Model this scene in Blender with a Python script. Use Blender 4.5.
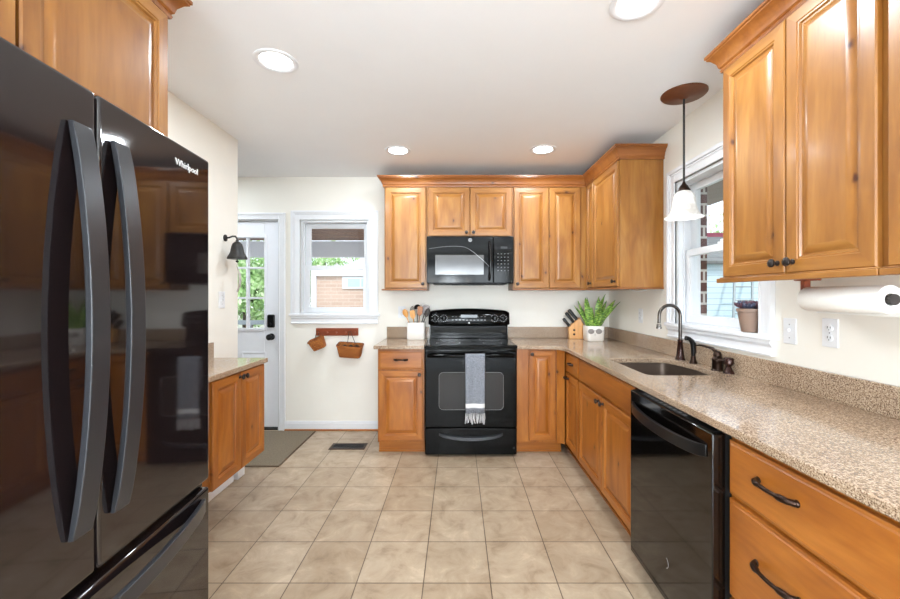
import bpy, bmesh, math, random
from mathutils import Vector, Matrix, Euler
random.seed(7)
PI = math.pi
R = math.radians
for o in list(bpy.data.objects): bpy.data.objects.remove(o)
SC = bpy.context.scene
COL = SC.collection

def lin(c):
    c /= 255.0
    return c / 12.92 if c <= 0.04045 else ((c + 0.055) / 1.055) ** 2.4
def rgb(r, g, b): return (lin(r), lin(g), lin(b), 1.0)

# ------------------------------------------------------------ camera, world, light, exposure
cd = bpy.data.cameras.new('camera'); cam = bpy.data.objects.new('camera', cd); COL.objects.link(cam)
cd.sensor_fit = 'HORIZONTAL'; cd.sensor_width = 36.0; cd.lens = 400.0 / 900.0 * 36.0
cd.shift_x = -7.0 / 900.0
cd.shift_y = -4.0 / 900.0
cd.clip_start = 0.02; cd.clip_end = 300
cam.location = (0, 0, 1.33); cam.rotation_euler = (R(90), 0, 0)
SC.camera = cam
SC.view_settings.view_transform = 'Standard'; SC.view_settings.look = 'None'
SC.view_settings.gamma = 1.0; SC.view_settings.use_curve_mapping = False
SC.view_settings.exposure = 0.42
SC.cycles.use_denoising = True
SC.cycles.max_bounces = 10; SC.cycles.diffuse_bounces = 6; SC.cycles.glossy_bounces = 5
SC.cycles.transparent_max_bounces = 16; SC.cycles.sample_clamp_indirect = 6.0
SC.cycles.caustics_reflective = False; SC.cycles.caustics_refractive = False

W = bpy.data.worlds.new('world'); SC.world = W; W.use_nodes = True
bg = W.node_tree.nodes['Background']
bg.inputs[0].default_value = (0.80, 0.90, 1.0, 1); bg.inputs[1].default_value = 1.7

def lamp(name, kind, loc, rot, power, color=(1, 1, 1), **kw):
    d = bpy.data.lights.new(name, kind); d.energy = power; d.color = color
    for k, v in kw.items(): setattr(d, k, v)
    o = bpy.data.objects.new(name, d); COL.objects.link(o); o.location = loc; o.rotation_euler = rot
    return o
lamp('sun', 'SUN', (0, 0, 8), (R(35), R(18), 0), 1.6, (1, 0.96, 0.9), angle=R(3))
# daylight through the wide opening behind the camera and the windows
lamp('daylight_rear', 'AREA', (0.0, -3.85, 1.25), (R(100), 0, 0), 215, (0.84, 0.93, 1.0), shape='RECTANGLE', size=3.0, size_y=1.7)
DOWN_W = 9.5
BULB_W = 78.0
WARM = (0.84, 0.93, 1.0)

# ------------------------------------------------------------ materials
MATS = {}
def new_mat(name):
    m = bpy.data.materials.new(name); m.use_nodes = True
    nt = m.node_tree; p = nt.nodes['Principled BSDF']
    MATS[name] = m
    return m, nt, p
def N(nt, kind, **kw):
    n = nt.nodes.new(kind)
    for k, v in kw.items():
        if k in n.inputs.keys() and not hasattr(n, k): n.inputs[k].default_value = v
        else: setattr(n, k, v)
    return n
def ramp(nt, fac, stops):
    r = nt.nodes.new('ShaderNodeValToRGB')
    els = r.color_ramp.elements
    while len(els) > 1: els.remove(els[-1])
    els[0].position = stops[0][0]; els[0].color = stops[0][1]
    for p, c in stops[1:]:
        e = els.new(p); e.color = c
    nt.links.new(fac, r.inputs[0])
    return r.outputs[0]
def mixc(nt, fac, a, b, mode='MIX'):
    m = nt.nodes.new('ShaderNodeMix'); m.data_type = 'RGBA'; m.blend_type = mode
    for sock, v in ((m.inputs[0], fac), (m.inputs[6], a), (m.inputs[7], b)):
        if hasattr(v, 'links'): nt.links.new(v, sock)
        else: sock.default_value = v
    return m.outputs[2]
def plain(name, col, rough=0.5, metal=0.0, var=0.04, scale=30, spec=0.5, bump=0.0, coat=0.0):
    m, nt, p = new_mat(name)
    tc = N(nt, 'ShaderNodeTexCoord'); no = N(nt, 'ShaderNodeTexNoise'); no.inputs['Scale'].default_value = scale
    no.inputs['Detail'].default_value = 4
    nt.links.new(tc.outputs['Object'], no.inputs['Vector'])
    lo = tuple(c * (1 - var) for c in col[:3]) + (1,); hi = tuple(min(1, c * (1 + var)) for c in col[:3]) + (1,)
    nt.links.new(ramp(nt, no.outputs['Fac'], [(0.3, lo), (0.7, hi)]), p.inputs['Base Color'])
    p.inputs['Roughness'].default_value = rough; p.inputs['Metallic'].default_value = metal
    p.inputs['Specular IOR Level'].default_value = spec
    p.inputs['Coat Weight'].default_value = coat; p.inputs['Coat Roughness'].default_value = 0.05
    if bump:
        b = N(nt, 'ShaderNodeBump'); b.inputs['Strength'].default_value = bump; b.inputs['Distance'].default_value = 0.002
        nt.links.new(no.outputs['Fac'], b.inputs['Height']); nt.links.new(b.outputs[0], p.inputs['Normal'])
    return m
def glow(name, col, s):
    m, nt, p = new_mat(name)
    p.inputs['Emission Color'].default_value = col; p.inputs['Emission Strength'].default_value = s
    p.inputs['Base Color'].default_value = col
    return m

def wood(name, horizontal, c_dark, c_mid, c_light, rough=0.36):
    m, nt, p = new_mat(name); L = nt.links
    tc = N(nt, 'ShaderNodeTexCoord'); oi = N(nt, 'ShaderNodeObjectInfo')
    mul = N(nt, 'ShaderNodeVectorMath', operation='SCALE'); mul.inputs[0].default_value = (13.1, 7.7, 19.3)
    L.new(oi.outputs['Random'], mul.inputs['Scale'])
    add = N(nt, 'ShaderNodeVectorMath', operation='ADD')
    L.new(tc.outputs['Object'], add.inputs[0]); L.new(mul.outputs[0], add.inputs[1])
    mp = N(nt, 'ShaderNodeMapping'); L.new(add.outputs[0], mp.inputs['Vector'])
    mp.inputs['Scale'].default_value = (0.10, 1, 1) if horizontal else (1, 1, 0.10)
    fine = N(nt, 'ShaderNodeTexNoise'); L.new(mp.outputs[0], fine.inputs['Vector'])
    fine.inputs['Scale'].default_value = 60; fine.inputs['Detail'].default_value = 5; fine.inputs['Distortion'].default_value = 0.5
    mp2 = N(nt, 'ShaderNodeMapping'); L.new(add.outputs[0], mp2.inputs['Vector'])
    mp2.inputs['Scale'].default_value = (0.22, 1, 1) if horizontal else (1, 1, 0.22)
    broad = N(nt, 'ShaderNodeTexNoise'); L.new(mp2.outputs[0], broad.inputs['Vector'])
    broad.inputs['Scale'].default_value = 8; broad.inputs['Detail'].default_value = 3; broad.inputs['Distortion'].default_value = 1.2
    c1 = ramp(nt, broad.outputs['Fac'], [(0.28, c_dark), (0.5, c_mid), (0.72, c_light)])
    g = ramp(nt, fine.outputs['Fac'], [(0.30, (0.88, 0.85, 0.81, 1)), (0.62, (1.04, 1.03, 1.02, 1))])
    c2 = mixc(nt, 1.0, c1, g, 'MULTIPLY')
    # knots
    mp3 = N(nt, 'ShaderNodeMapping'); L.new(add.outputs[0], mp3.inputs['Vector'])
    mp3.inputs['Scale'].default_value = (0.6, 0.0, 1) if horizontal else (1, 0.0, 0.6)
    v = N(nt, 'ShaderNodeTexVoronoi'); v.inputs['Scale'].default_value = 4.4
    wob = N(nt, 'ShaderNodeTexNoise'); wob.inputs['Scale'].default_value = 40
    L.new(mp3.outputs[0], wob.inputs['Vector'])
    wsc = N(nt, 'ShaderNodeVectorMath', operation='SCALE'); wsc.inputs['Scale'].default_value = 0.02
    L.new(wob.outputs['Color'], wsc.inputs[0])
    wad = N(nt, 'ShaderNodeVectorMath', operation='ADD'); L.new(mp3.outputs[0], wad.inputs[0]); L.new(wsc.outputs[0], wad.inputs[1])
    sk = N(nt, 'ShaderNodeSeparateXYZ'); ck = N(nt, 'ShaderNodeCombineXYZ'); L.new(wad.outputs[0], sk.inputs[0]); L.new(sk.outputs[0], ck.inputs[0]); L.new(sk.outputs[2], ck.inputs[1]); L.new(sk.outputs[1], ck.inputs[2])
    v.voronoi_dimensions = '2D'; L.new(ck.outputs[0], v.inputs['Vector'])
    k = ramp(nt, v.outputs['Distance'], [(0.016, (1, 1, 1, 1)), (0.034, (0.55, 0.55, 0.55, 1)), (0.050, (0.22, 0.22, 0.22, 1)), (0.12, (0, 0, 0, 1))])
    sc_ = N(nt, 'ShaderNodeSeparateColor'); L.new(v.outputs['Color'], sc_.inputs[0])
    gate = N(nt, 'ShaderNodeMath', operation='GREATER_THAN'); gate.inputs[1].default_value = 0.50; L.new(sc_.outputs[0], gate.inputs[0])
    km = N(nt, 'ShaderNodeMath', operation='MULTIPLY'); L.new(k, km.inputs[0]); L.new(gate.outputs[0], km.inputs[1]); k = km.outputs[0]
    c3 = mixc(nt, k, c2, rgb(74, 34, 14))
    L.new(c3, p.inputs['Base Color'])
    p.inputs['Roughness'].default_value = rough
    p.inputs['Coat Weight'].default_value = 0.12; p.inputs['Coat Roughness'].default_value = 0.15
    return m
wd = (rgb(134, 84, 32), rgb(153, 101, 43), rgb(168, 118, 57))
wood('wood_v', False, *wd); wood('wood_h', True, *wd)
wb = (rgb(142, 80, 24), rgb(162, 96, 32), rgb(178, 112, 44))
wood('base_wood_v', False, *wb); wood('base_wood_h', True, *wb)
wood('rail_wood', True, rgb(120, 55, 28), rgb(140, 66, 36), rgb(155, 80, 45))
wood('light_wood', False, rgb(205, 140, 66), rgb(222, 160, 84), rgb(232, 176, 100), 0.4)
wood('porch_wood', True, rgb(92, 58, 36), rgb(118, 76, 48), rgb(142, 96, 62), 0.5)

def granite():
    m, nt, p = new_mat('granite'); L = nt.links
    tc = N(nt, 'ShaderNodeTexCoord')
    n1 = N(nt, 'ShaderNodeTexNoise'); n1.inputs['Scale'].default_value = 215; n1.inputs['Detail'].default_value = 3; n1.inputs['Roughness'].default_value = 0.7
    n2 = N(nt, 'ShaderNodeTexNoise'); n2.inputs['Scale'].default_value = 5; n2.inputs['Detail'].default_value = 3
    v = N(nt, 'ShaderNodeTexVoronoi'); v.inputs['Scale'].default_value = 260
    for q in (n1, n2, v): L.new(tc.outputs['Object'], q.inputs['Vector'])
    base = ramp(nt, n1.outputs['Fac'], [(0.35, rgb(80, 64, 52)), (0.44, rgb(142, 119, 98)), (0.54, rgb(184, 161, 138)), (0.66, rgb(212, 196, 176))])
    big = ramp(nt, n2.outputs['Fac'], [(0.35, (0.90, 0.87, 0.84, 1)), (0.65, (1.03, 1.02, 1.0, 1))])
    sp = ramp(nt, v.outputs['Color'], [(0.10, (0.45, 0.40, 0.38, 1)), (0.26, (1, 1, 1, 1)), (0.85, (1, 1, 1, 1)), (0.95, (1.12, 1.12, 1.12, 1))])
    c = mixc(nt, 1.0, base, big, 'MULTIPLY'); c = mixc(nt, 0.75, c, sp, 'MULTIPLY')
    L.new(c, p.inputs['Base Color']); p.inputs['Roughness'].default_value = 0.12; p.inputs['Specular IOR Level'].default_value = 0.6
granite()

def tile():
    m, nt, p = new_mat('tile'); L = nt.links
    tc = N(nt, 'ShaderNodeTexCoord')
    mp = N(nt, 'ShaderNodeMapping'); L.new(tc.outputs['Object'], mp.inputs['Vector'])
    mp.inputs['Location'].default_value = (-0.155 + 3.1, -1.85 + 6.2, 0)
    br = N(nt, 'ShaderNodeTexBrick'); L.new(mp.outputs[0], br.inputs['Vector'])
    br.offset = 0.0; br.squash = 1.0
    br.inputs['Scale'].default_value = 1.0; br.inputs['Mortar Size'].default_value = 0.0028; br.inputs['Mortar Smooth'].default_value = 0.2
    br.inputs['Brick Width'].default_value = 0.31; br.inputs['Row Height'].default_value = 0.31; br.inputs['Bias'].default_value = 0.0
    br.inputs['Color1'].default_value = rgb(168, 148, 124); br.inputs['Color2'].default_value = rgb(183, 165, 142)
    br.inputs['Mortar'].default_value = rgb(98, 82, 66)
    n1 = N(nt, 'ShaderNodeTexNoise'); n1.inputs['Scale'].default_value = 7; n1.inputs['Detail'].default_value = 9; n1.inputs['Roughness'].default_value = 0.68; n1.inputs['Distortion'].default_value = 0.6
    L.new(tc.outputs['Object'], n1.inputs['Vector'])
    mot = ramp(nt, n1.outputs['Fac'], [(0.32, (0.66, 0.61, 0.56, 1)), (0.45, (0.90, 0.87, 0.84, 1)), (0.57, (1.0, 1.0, 1.0, 1)), (0.68, (1.20, 1.21, 1.22, 1))])
    L.new(mixc(nt, 1.0, br.outputs['Color'], mot, 'MULTIPLY'), p.inputs['Base Color'])
    rr = ramp(nt, n1.outputs['Fac'], [(0.3, (0.42, 0.42, 0.42, 1)), (0.7, (0.28, 0.28, 0.28, 1))])
    L.new(rr, p.inputs['Roughness'])
    b = N(nt, 'ShaderNodeBump'); b.inputs['Strength'].default_value = 0.5; b.inputs['Distance'].default_value = 0.002; b.invert = True
    L.new(br.outputs['Fac'], b.inputs['Height']); L.new(b.outputs[0], p.inputs['Normal'])
tile()

def brick(name, c1, c2, mortar, bw=0.2, rh=0.075, ms=0.008, axis='y'):
    m, nt, p = new_mat(name); L = nt.links
    tc = N(nt, 'ShaderNodeTexCoord'); sx = N(nt, 'ShaderNodeSeparateXYZ'); cx = N(nt, 'ShaderNodeCombineXYZ')
    L.new(tc.outputs['Object'], sx.inputs[0])
    ad = N(nt, 'ShaderNodeMath', operation='ADD'); L.new(sx.outputs[0], ad.inputs[0]); L.new(sx.outputs[1], ad.inputs[1])
    L.new(ad.outputs[0], cx.inputs[0]); L.new(sx.outputs[2], cx.inputs[1])
    br = N(nt, 'ShaderNodeTexBrick'); L.new(cx.outputs[0], br.inputs['Vector'])
    br.inputs['Scale'].default_value = 1; br.inputs['Mortar Size'].default_value = ms
    br.inputs['Brick Width'].default_value = bw; br.inputs['Row Height'].default_value = rh
    br.inputs['Color1'].default_value = c1; br.inputs['Color2'].default_value = c2; br.inputs['Mortar'].default_value = mortar
    L.new(br.outputs['Color'], p.inputs['Base Color']); p.inputs['Roughness'].default_value = 0.8
brick('brick_dark', rgb(78, 50, 46), rgb(96, 60, 54), rgb(190, 185, 178))
brick('brick_tan', rgb(214, 186, 166), rgb(204, 174, 154), rgb(220, 204, 190), 0.3, 0.09, 0.008)
brick('siding', rgb(196, 216, 226), rgb(200, 220, 230), rgb(150, 172, 184), 60.0, 0.115, 0.006)
brick('basket_weave', rgb(176, 98, 40), rgb(204, 130, 62), rgb(96, 48, 18), 0.026, 0.013, 0.0018)
brick('shingle', rgb(92, 98, 98), rgb(112, 116, 116), rgb(70, 74, 76), 0.3, 0.14, 0.006)
brick('gray_soffit', rgb(150, 142, 140), rgb(156, 148, 146), rgb(120, 114, 112), 0.25, 0.25, 0.004)

plain('wall_paint', rgb(240, 237, 229), 0.7, var=0.01, scale=6)
plain('ceiling_paint', rgb(242, 243, 245), 0.8, var=0.008, scale=5)
plain('trim_white', rgb(232, 234, 238), 0.35, var=0.008)
plain('door_white', rgb(240, 243, 250), 0.35, var=0.008)
plain('vinyl_white', rgb(228, 231, 235), 0.3, var=0.005)
plain('black_gloss', rgb(6, 6, 6), 0.06, var=0.05, spec=0.4)
plain('black_steel', rgb(26, 20, 21), 0.05, var=0.03, spec=0.9)
plain('black_handle', rgb(50, 51, 55), 0.32, metal=0.35, var=0.03, spec=0.6)
plain('black_satin', rgb(12, 12, 13), 0.3, var=0.05, spec=0.35)
plain('black_matte', rgb(10, 10, 10), 0.6, var=0.05)
plain('range_black', rgb(4, 4, 4), 0.08, var=0.05, spec=0.13)
plain('dishwasher_black', rgb(10, 8, 7), 0.06, var=0.05, spec=0.55)
plain('oven_glass', rgb(40, 37, 36), 0.07, var=0.0, spec=0.22)
plain('microwave_glass', rgb(62, 59, 58), 0.10, var=0.03, spec=0.8)
plain('bronze', rgb(52, 36, 28), 0.28, metal=0.75, var=0.25, scale=60)
plain('bronze_red', rgb(54, 31, 26), 0.25, metal=0.5, var=0.25, scale=40)
plain('bronze_canopy', rgb(112, 66, 40), 0.4, metal=0.4, var=0.12, scale=40)
plain('pewter', rgb(70, 64, 62), 0.3, metal=0.8, var=0.3, scale=80)
plain('nickel', rgb(120, 116, 112), 0.22, metal=0.9, var=0.08)
plain('dark_nickel', rgb(84, 78, 74), 0.2, metal=0.9, var=0.1)
plain('sink_steel', rgb(92, 78, 68), 0.32, metal=0.55, var=0.05)
plain('iron', rgb(50, 50, 50), 0.5, metal=0.4, var=0.15)
plain('mark_white', rgb(220, 220, 222), 0.4, var=0.02)
plain('mark_gray', rgb(150, 150, 152), 0.4, var=0.02)
plain('mark_dim', rgb(96, 96, 98), 0.4, var=0.02)
plain('display_dark', rgb(18, 22, 26), 0.1, var=0.05)
plain('ceramic', rgb(232, 228, 222), 0.25, var=0.02)
plain('ceramic_gray', rgb(140, 134, 130), 0.4, var=0.15, scale=200)
plain('soil', rgb(60, 44, 32), 0.9, var=0.3, scale=120)
plain('taupe_pot', rgb(150, 126, 112), 0.45, var=0.04)
plain('succulent', rgb(104, 72, 84), 0.5, var=0.35, scale=60)
plain('succulent_blue', rgb(80, 84, 106), 0.5, var=0.3, scale=60)
plain('paper', rgb(244, 243, 240), 0.85, var=0.015, scale=80, bump=0.4)
plain('cardboard', rgb(60, 56, 54), 0.7)
plain('mat_fabric', rgb(122, 110, 92), 0.95, var=0.18, scale=90, bump=1.0)
plain('mat_edge', rgb(96, 80, 64), 0.9)
plain('bounce_cloth', rgb(228, 232, 238), 0.95, var=0.03, scale=60)  # pale so the added rug bounces neutral light
plain('vent_brown', rgb(74, 56, 46), 0.45, metal=0.4, var=0.1)
plain('vent_dark', rgb(28, 28, 34), 0.5, var=0.3, scale=100)
plain('leather', rgb(60, 48, 38), 0.6)
plain('pine_cone', rgb(84, 62, 46), 0.8, var=0.3)
plain('rope_gray', rgb(176, 172, 166), 0.8, var=0.2, scale=200)
plain('maroon', rgb(128, 48, 70), 0.5)
plain('bark', rgb(80, 66, 54), 0.9, var=0.2)
plain('lawn', rgb(158, 162, 144), 0.95, var=0.25, scale=3)
plain('roof_pale', rgb(222, 222, 226), 0.7)
plain('pale_block', rgb(190, 210, 220), 0.4)
plain('ladder_metal', rgb(150, 158, 160), 0.4, metal=0.5)
glow('lamp_glow', (1.0, 0.98, 0.94, 1), 6.0)
glow('bulb_glow', (1.0, 0.93, 0.82, 1), 22.0)

def leaf_mat(name, a, b, c):
    m, nt, p = new_mat(name)
    tc = N(nt, 'ShaderNodeTexCoord'); no = N(nt, 'ShaderNodeTexNoise'); no.inputs['Scale'].default_value = 2.5; no.inputs['Detail'].default_value = 8
    nt.links.new(tc.outputs['Object'], no.inputs['Vector'])
    nt.links.new(ramp(nt, no.outputs['Fac'], [(0.35, a), (0.5, b), (0.62, c)]), p.inputs['Base Color'])
    p.inputs['Roughness'].default_value = 0.6
    p.inputs['Transmission Weight'].default_value = 0.0
leaf_mat('tree_leaves', rgb(120, 160, 92), rgb(168, 204, 136), rgb(214, 234, 190))
def snake_mat():
    m, nt, p = new_mat('snake_leaf'); L = nt.links
    tc = N(nt, 'ShaderNodeTexCoord'); w = N(nt, 'ShaderNodeTexNoise')
    mp = N(nt, 'ShaderNodeMapping'); mp.inputs['Scale'].default_value = (1, 1, 3.0); L.new(tc.outputs['Object'], mp.inputs[0])
    w.inputs['Scale'].default_value = 38; w.inputs['Detail'].default_value = 2; L.new(mp.outputs[0], w.inputs['Vector'])
    L.new(ramp(nt, w.outputs['Fac'], [(0.4, rgb(62, 104, 34)), (0.52, rgb(112, 156, 58)), (0.66, rgb(176, 202, 104))]), p.inputs['Base Color'])
    p.inputs['Roughness'].default_value = 0.4
snake_mat()
def towel_mat():
    m, nt, p = new_mat('towel_cloth'); L = nt.links
    tc = N(nt, 'ShaderNodeTexCoord'); sx = N(nt, 'ShaderNodeSeparateXYZ'); L.new(tc.outputs['Object'], sx.inputs[0])
    n = N(nt, 'ShaderNodeTexNoise'); n.inputs['Scale'].default_value = 260; L.new(tc.outputs['Object'], n.inputs['Vector'])
    a = ramp(nt, n.outputs['Fac'], [(0.4, rgb(96, 100, 110)), (0.6, rgb(150, 154, 162))])
    z = ramp(nt, sx.outputs[2], [(0.0, (0, 0, 0, 1)), (0.428, (0, 0, 0, 1)), (0.430, (1, 1, 1, 1)), (0.462, (1, 1, 1, 1)), (0.464, (0, 0, 0, 1))])
    L.new(mixc(nt, z, a, rgb(222, 222, 222)), p.inputs['Base Color']); p.inputs['Roughness'].default_value = 0.95
towel_mat()
def glass_mat():
    m, nt, p = new_mat('window_glass'); nt.nodes.remove(p); out = nt.nodes['Material Output']
    t = N(nt, 'ShaderNodeBsdfTransparent'); g = N(nt, 'ShaderNodeBsdfGlossy'); g.inputs['Roughness'].default_value = 0.0
    lw = N(nt, 'ShaderNodeLayerWeight'); pw = N(nt, 'ShaderNodeMath', operation='POWER'); pw.inputs[1].default_value = 5.0; nt.links.new(lw.outputs['Facing'], pw.inputs[0])
    f = N(nt, 'ShaderNodeMath', operation='MULTIPLY_ADD'); f.inputs[1].default_value = 0.5; f.inputs[2].default_value = 0.03; nt.links.new(pw.outputs[0], f.inputs[0])
    mx = N(nt, 'ShaderNodeMixShader'); nt.links.new(f.outputs[0], mx.inputs[0]); nt.links.new(t.outputs[0], mx.inputs[1]); nt.links.new(g.outputs[0], mx.inputs[2])
    nt.links.new(mx.outputs[0], out.inputs[0])
glass_mat()
def shade_mat():
    m, nt, p = new_mat('frosted_glass')
    tc = N(nt, 'ShaderNodeTexCoord'); no = N(nt, 'ShaderNodeTexNoise'); no.inputs['Scale'].default_value = 14; no.inputs['Distortion'].default_value = 2
    nt.links.new(tc.outputs['Object'], no.inputs['Vector'])
    c = ramp(nt, no.outputs['Fac'], [(0.35, rgb(214, 208, 200)), (0.65, rgb(252, 250, 246))])
    nt.links.new(c, p.inputs['Base Color']); nt.links.new(c, p.inputs['Emission Color'])
    p.inputs['Emission Strength'].default_value = 0.0; p.inputs['Roughness'].default_value = 0.3
shade_mat()

# ------------------------------------------------------------ mesh builder
class MB:
    def __init__(s): s.v = []; s.f = []; s.m = []
    def add(s, vs, fs, mi=0, xf=None):
        b = len(s.v)
        s.v += [tuple(xf @ Vector(q)) if xf else tuple(q) for q in vs]
        for k, f in enumerate(fs):
            s.f.append([b + i for i in f]); s.m.append(mi[k] if isinstance(mi, list) else mi)
        return s
    def box(s, x0, x1, y0, y1, z0, z1, mi=0, xf=None):
        if x0 > x1: x0, x1 = x1, x0
        if y0 > y1: y0, y1 = y1, y0
        if z0 > z1: z0, z1 = z1, z0
        vs = [(x0, y0, z0), (x1, y0, z0), (x1, y1, z0), (x0, y1, z0), (x0, y0, z1), (x1, y0, z1), (x1, y1, z1), (x0, y1, z1)]
        return s.add(vs, [(0, 3, 2, 1), (4, 5, 6, 7), (0, 1, 5, 4), (1, 2, 6, 5), (2, 3, 7, 6), (3, 0, 4, 7)], mi, xf)
    def tube(s, pts, rad, n=12, mi=0, caps=True, flat=1.0, xf=None):
        pts = [Vector(p) for p in pts]
        if not isinstance(rad, (list, tuple)): rad = [rad] * len(pts)
        vs = []; fs = []; up = None
        for i, p in enumerate(pts):
            d = (pts[min(i + 1, len(pts) - 1)] - pts[max(i - 1, 0)]).normalized()
            if up is None:
                up = Vector((0, 0, 1)) if abs(d.z) < 0.9 else Vector((1, 0, 0))
            a = d.cross(up).normalized(); b = a.cross(d).normalized(); up = b
            for k in range(n):
                t = 2 * PI * k / n
                vs.append(p + a * math.cos(t) * rad[i] + b * math.sin(t) * rad[i] * flat)
        for i in range(len(pts) - 1):
            for k in range(n):
                a0 = i * n + k; a1 = i * n + (k + 1) % n
                fs.append((a0, a1, a1 + n, a0 + n))
        if caps:
            fs.append(tuple(range(n))[::-1]); fs.append(tuple((len(pts) - 1) * n + k for k in range(n)))
        return s.add(vs, fs, mi, xf)
    def lathe(s, prof, c=(0, 0, 0), n=28, mi=0, axis='z', caps=True, xf=None, sx=1.0, sy=1.0, wob=None):
        vs = []; fs = []
        for j, (r, z) in enumerate(prof):
            for k in range(n):
                t = 2 * PI * k / n
                rr = r * (1 + (wob(t, j) if wob else 0))
                q = (rr * math.cos(t) * sx, rr * math.sin(t) * sy, z)
                if axis == 'y': q = (q[0], -q[2], q[1])
                if axis == '-x': q = (-q[2], q[0], q[1])
                if axis == 'x': q = (q[2], q[0], q[1])
                vs.append((q[0] + c[0], q[1] + c[1], q[2] + c[2]))
        for j in range(len(prof) - 1):
            for k in range(n):
                a0 = j * n + k; a1 = j * n + (k + 1) % n
                fs.append((a0, a1, a1 + n, a0 + n))
        if caps:
            fs.append(tuple(range(n))[::-1]); fs.append(tuple((len(prof) - 1) * n + k for k in range(n)))
        return s.add(vs, fs, mi, xf)
    def prism(s, loop, z0, z1, mi=0, axis='z', xf=None):
        n = len(loop)
        def P(a, b, h):
            return (a, b, h) if axis == 'z' else ((a, h, b) if axis == 'y' else (h, a, b))
        vs = [P(a, b, z0) for a, b in loop] + [P(a, b, z1) for a, b in loop]
        fs = [tuple(range(n))[::-1], tuple(range(n, 2 * n))] + [(k, (k + 1) % n, n + (k + 1) % n, n + k) for k in range(n)]
        return s.add(vs, fs, mi, xf)
    def rings(s, w, h, prof, x0=0, z0=0, mv=0, mh=0, mc=0):
        """nested rectangular rings on a front facing -y; prof = [(inset, y)]; last ring is filled"""
        vs = []; fs = []; mi = []
        for ins, y in prof:
            vs += [(x0 + ins, y, z0 + ins), (x0 + w - ins, y, z0 + ins), (x0 + w - ins, y, z0 + h - ins), (x0 + ins, y, z0 + h - ins)]
        for j in range(len(prof) - 1):
            for k in range(4):
                a = j * 4 + k; b = j * 4 + (k + 1) % 4
                fs.append((a, b, b + 4, a + 4)); mi.append(mh if k in (0, 2) else mv)
        q = (len(prof) - 1) * 4
        fs.append((q, q + 1, q + 2, q + 3)); mi.append(mc)
        fs.append((3, 2, 1, 0)); mi.append(mv)
        return s.add(vs, fs, mi)
    def build(s, name, mats, parent=None, bevel=0, seg=2, smooth=40, loc=None, fix=True):
        me = bpy.data.meshes.new(name); me.from_pydata(s.v, [], s.f)
        if isinstance(mats, str): mats = [mats]
        for m in mats: me.materials.append(MATS[m])
        for p, mi in zip(me.polygons, s.m): p.material_index = mi
        if fix:
            bm = bmesh.new(); bm.from_mesh(me); bmesh.ops.recalc_face_normals(bm, faces=bm.faces); bm.to_mesh(me); bm.free()
        if smooth:
            for p in me.polygons: p.use_smooth = True
            me.set_sharp_from_angle(angle=R(smooth))
        o = bpy.data.objects.new(name, me); COL.objects.link(o)
        if parent: o.parent = parent
        if loc: o.location = loc
        if bevel:
            md = o.modifiers.new('bevel', 'BEVEL'); md.width = bevel; md.segments = seg; md.limit_method = 'ANGLE'; md.angle_limit = R(35)
            md.harden_normals = False
        return o
def tag(o, label, cat, group=None):
    o['label'] = label; o['category'] = cat
    if group: o['group'] = group
    return o
def thing(name, label, cat, loc=(0, 0, 0), rz=0, group=None):
    o = bpy.data.objects.new(name, None); COL.objects.link(o); o.empty_display_size = 0.05
    o.location = loc; o.rotation_euler = (0, 0, rz)
    return tag(o, label, cat, group)
def structure(o): o['kind'] = 'structure'; return o
def text_mesh(name, body, size, mat, parent, loc, rot, extrude=0.0004):
    cu = bpy.data.curves.new(name, 'FONT'); cu.body = body; cu.size = size; cu.extrude = extrude
    cu.align_x = 'CENTER'; cu.align_y = 'CENTER'; cu.resolution_u = 2
    t = bpy.data.objects.new(name + '_tmp', cu); COL.objects.link(t)
    bpy.context.view_layer.update()
    me = bpy.data.meshes.new_from_object(t.evaluated_get(bpy.context.evaluated_depsgraph_get()))
    bpy.data.objects.remove(t)
    me.materials.clear(); me.materials.append(MATS[mat])
    o = bpy.data.objects.new(name, me); COL.objects.link(o); o.parent = parent; o.location = loc; o.rotation_euler = rot
    return o

# ------------------------------------------------------------ room
XR = 1.50; XL = -1.65; YB = 3.95; ZC = 2.50; YR = -3.5; XH = -3.2; T = 0.15
m = MB(); m.box(XH - T, XR + 0.26, YR - T, YB + T, -0.10, 0.0); structure(m.build('floor', 'tile', smooth=0))
m = MB(); m.box(XH - T, XR + 0.26, YR - T, YB + T, ZC, ZC + 0.10); structure(m.build('ceiling', 'ceiling_paint', smooth=0))
def wall_y(name, x0, x1, y0, y1, holes, mat='wall_paint', z1=ZC, z0=0.0):
    """wall running along x with rectangular holes (hx0,hx1,hz0,hz1) sorted by x"""
    m = MB(); x = x0
    for a, b, c, d in holes:
        m.box(x, a, y0, y1, z0, z1)
        if c > z0: m.box(a, b, y0, y1, z0, c)
        if d < z1: m.box(a, b, y0, y1, d, z1)
        x = b
    m.box(x, x1, y0, y1, z0, z1)
    return structure(m.build(name, mat, smooth=0))
def wall_x(name, y0, y1, x0, x1, holes, mat='wall_paint', z1=ZC, z0=0.0):
    m = MB(); y = y0
    for a, b, c, d in holes:
        m.box(x0, x1, y, a, z0, z1)
        if c > z0: m.box(x0, x1, a, b, z0, c)
        if d < z1: m.box(x0, x1, a, b, d, z1)
        y = b
    m.box(x0, x1, y, y1, z0, z1)
    return structure(m.build(name, mat, smooth=0))
DX0, DX1, DZ = -2.60, -1.755, 2.08           # door hole in back wall
WBX0, WBX1, WBZ0, WBZ1 = -1.545, -0.865, 1.13, 2.075   # back window hole
WRY0, WRY1, WRZ0, WRZ1 = 1.97, 2.73, 1.12, 2.10        # right window hole
wall_y('wall_back', XH, XR + T, YB, YB + T, [(DX0, DX1, 0, DZ), (WBX0, WBX1, WBZ0, WBZ1)])
wall_x('wall_right', YR, YB, XR, XR + T, [(WRY0, WRY1, WRZ0, WRZ1)])
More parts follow.
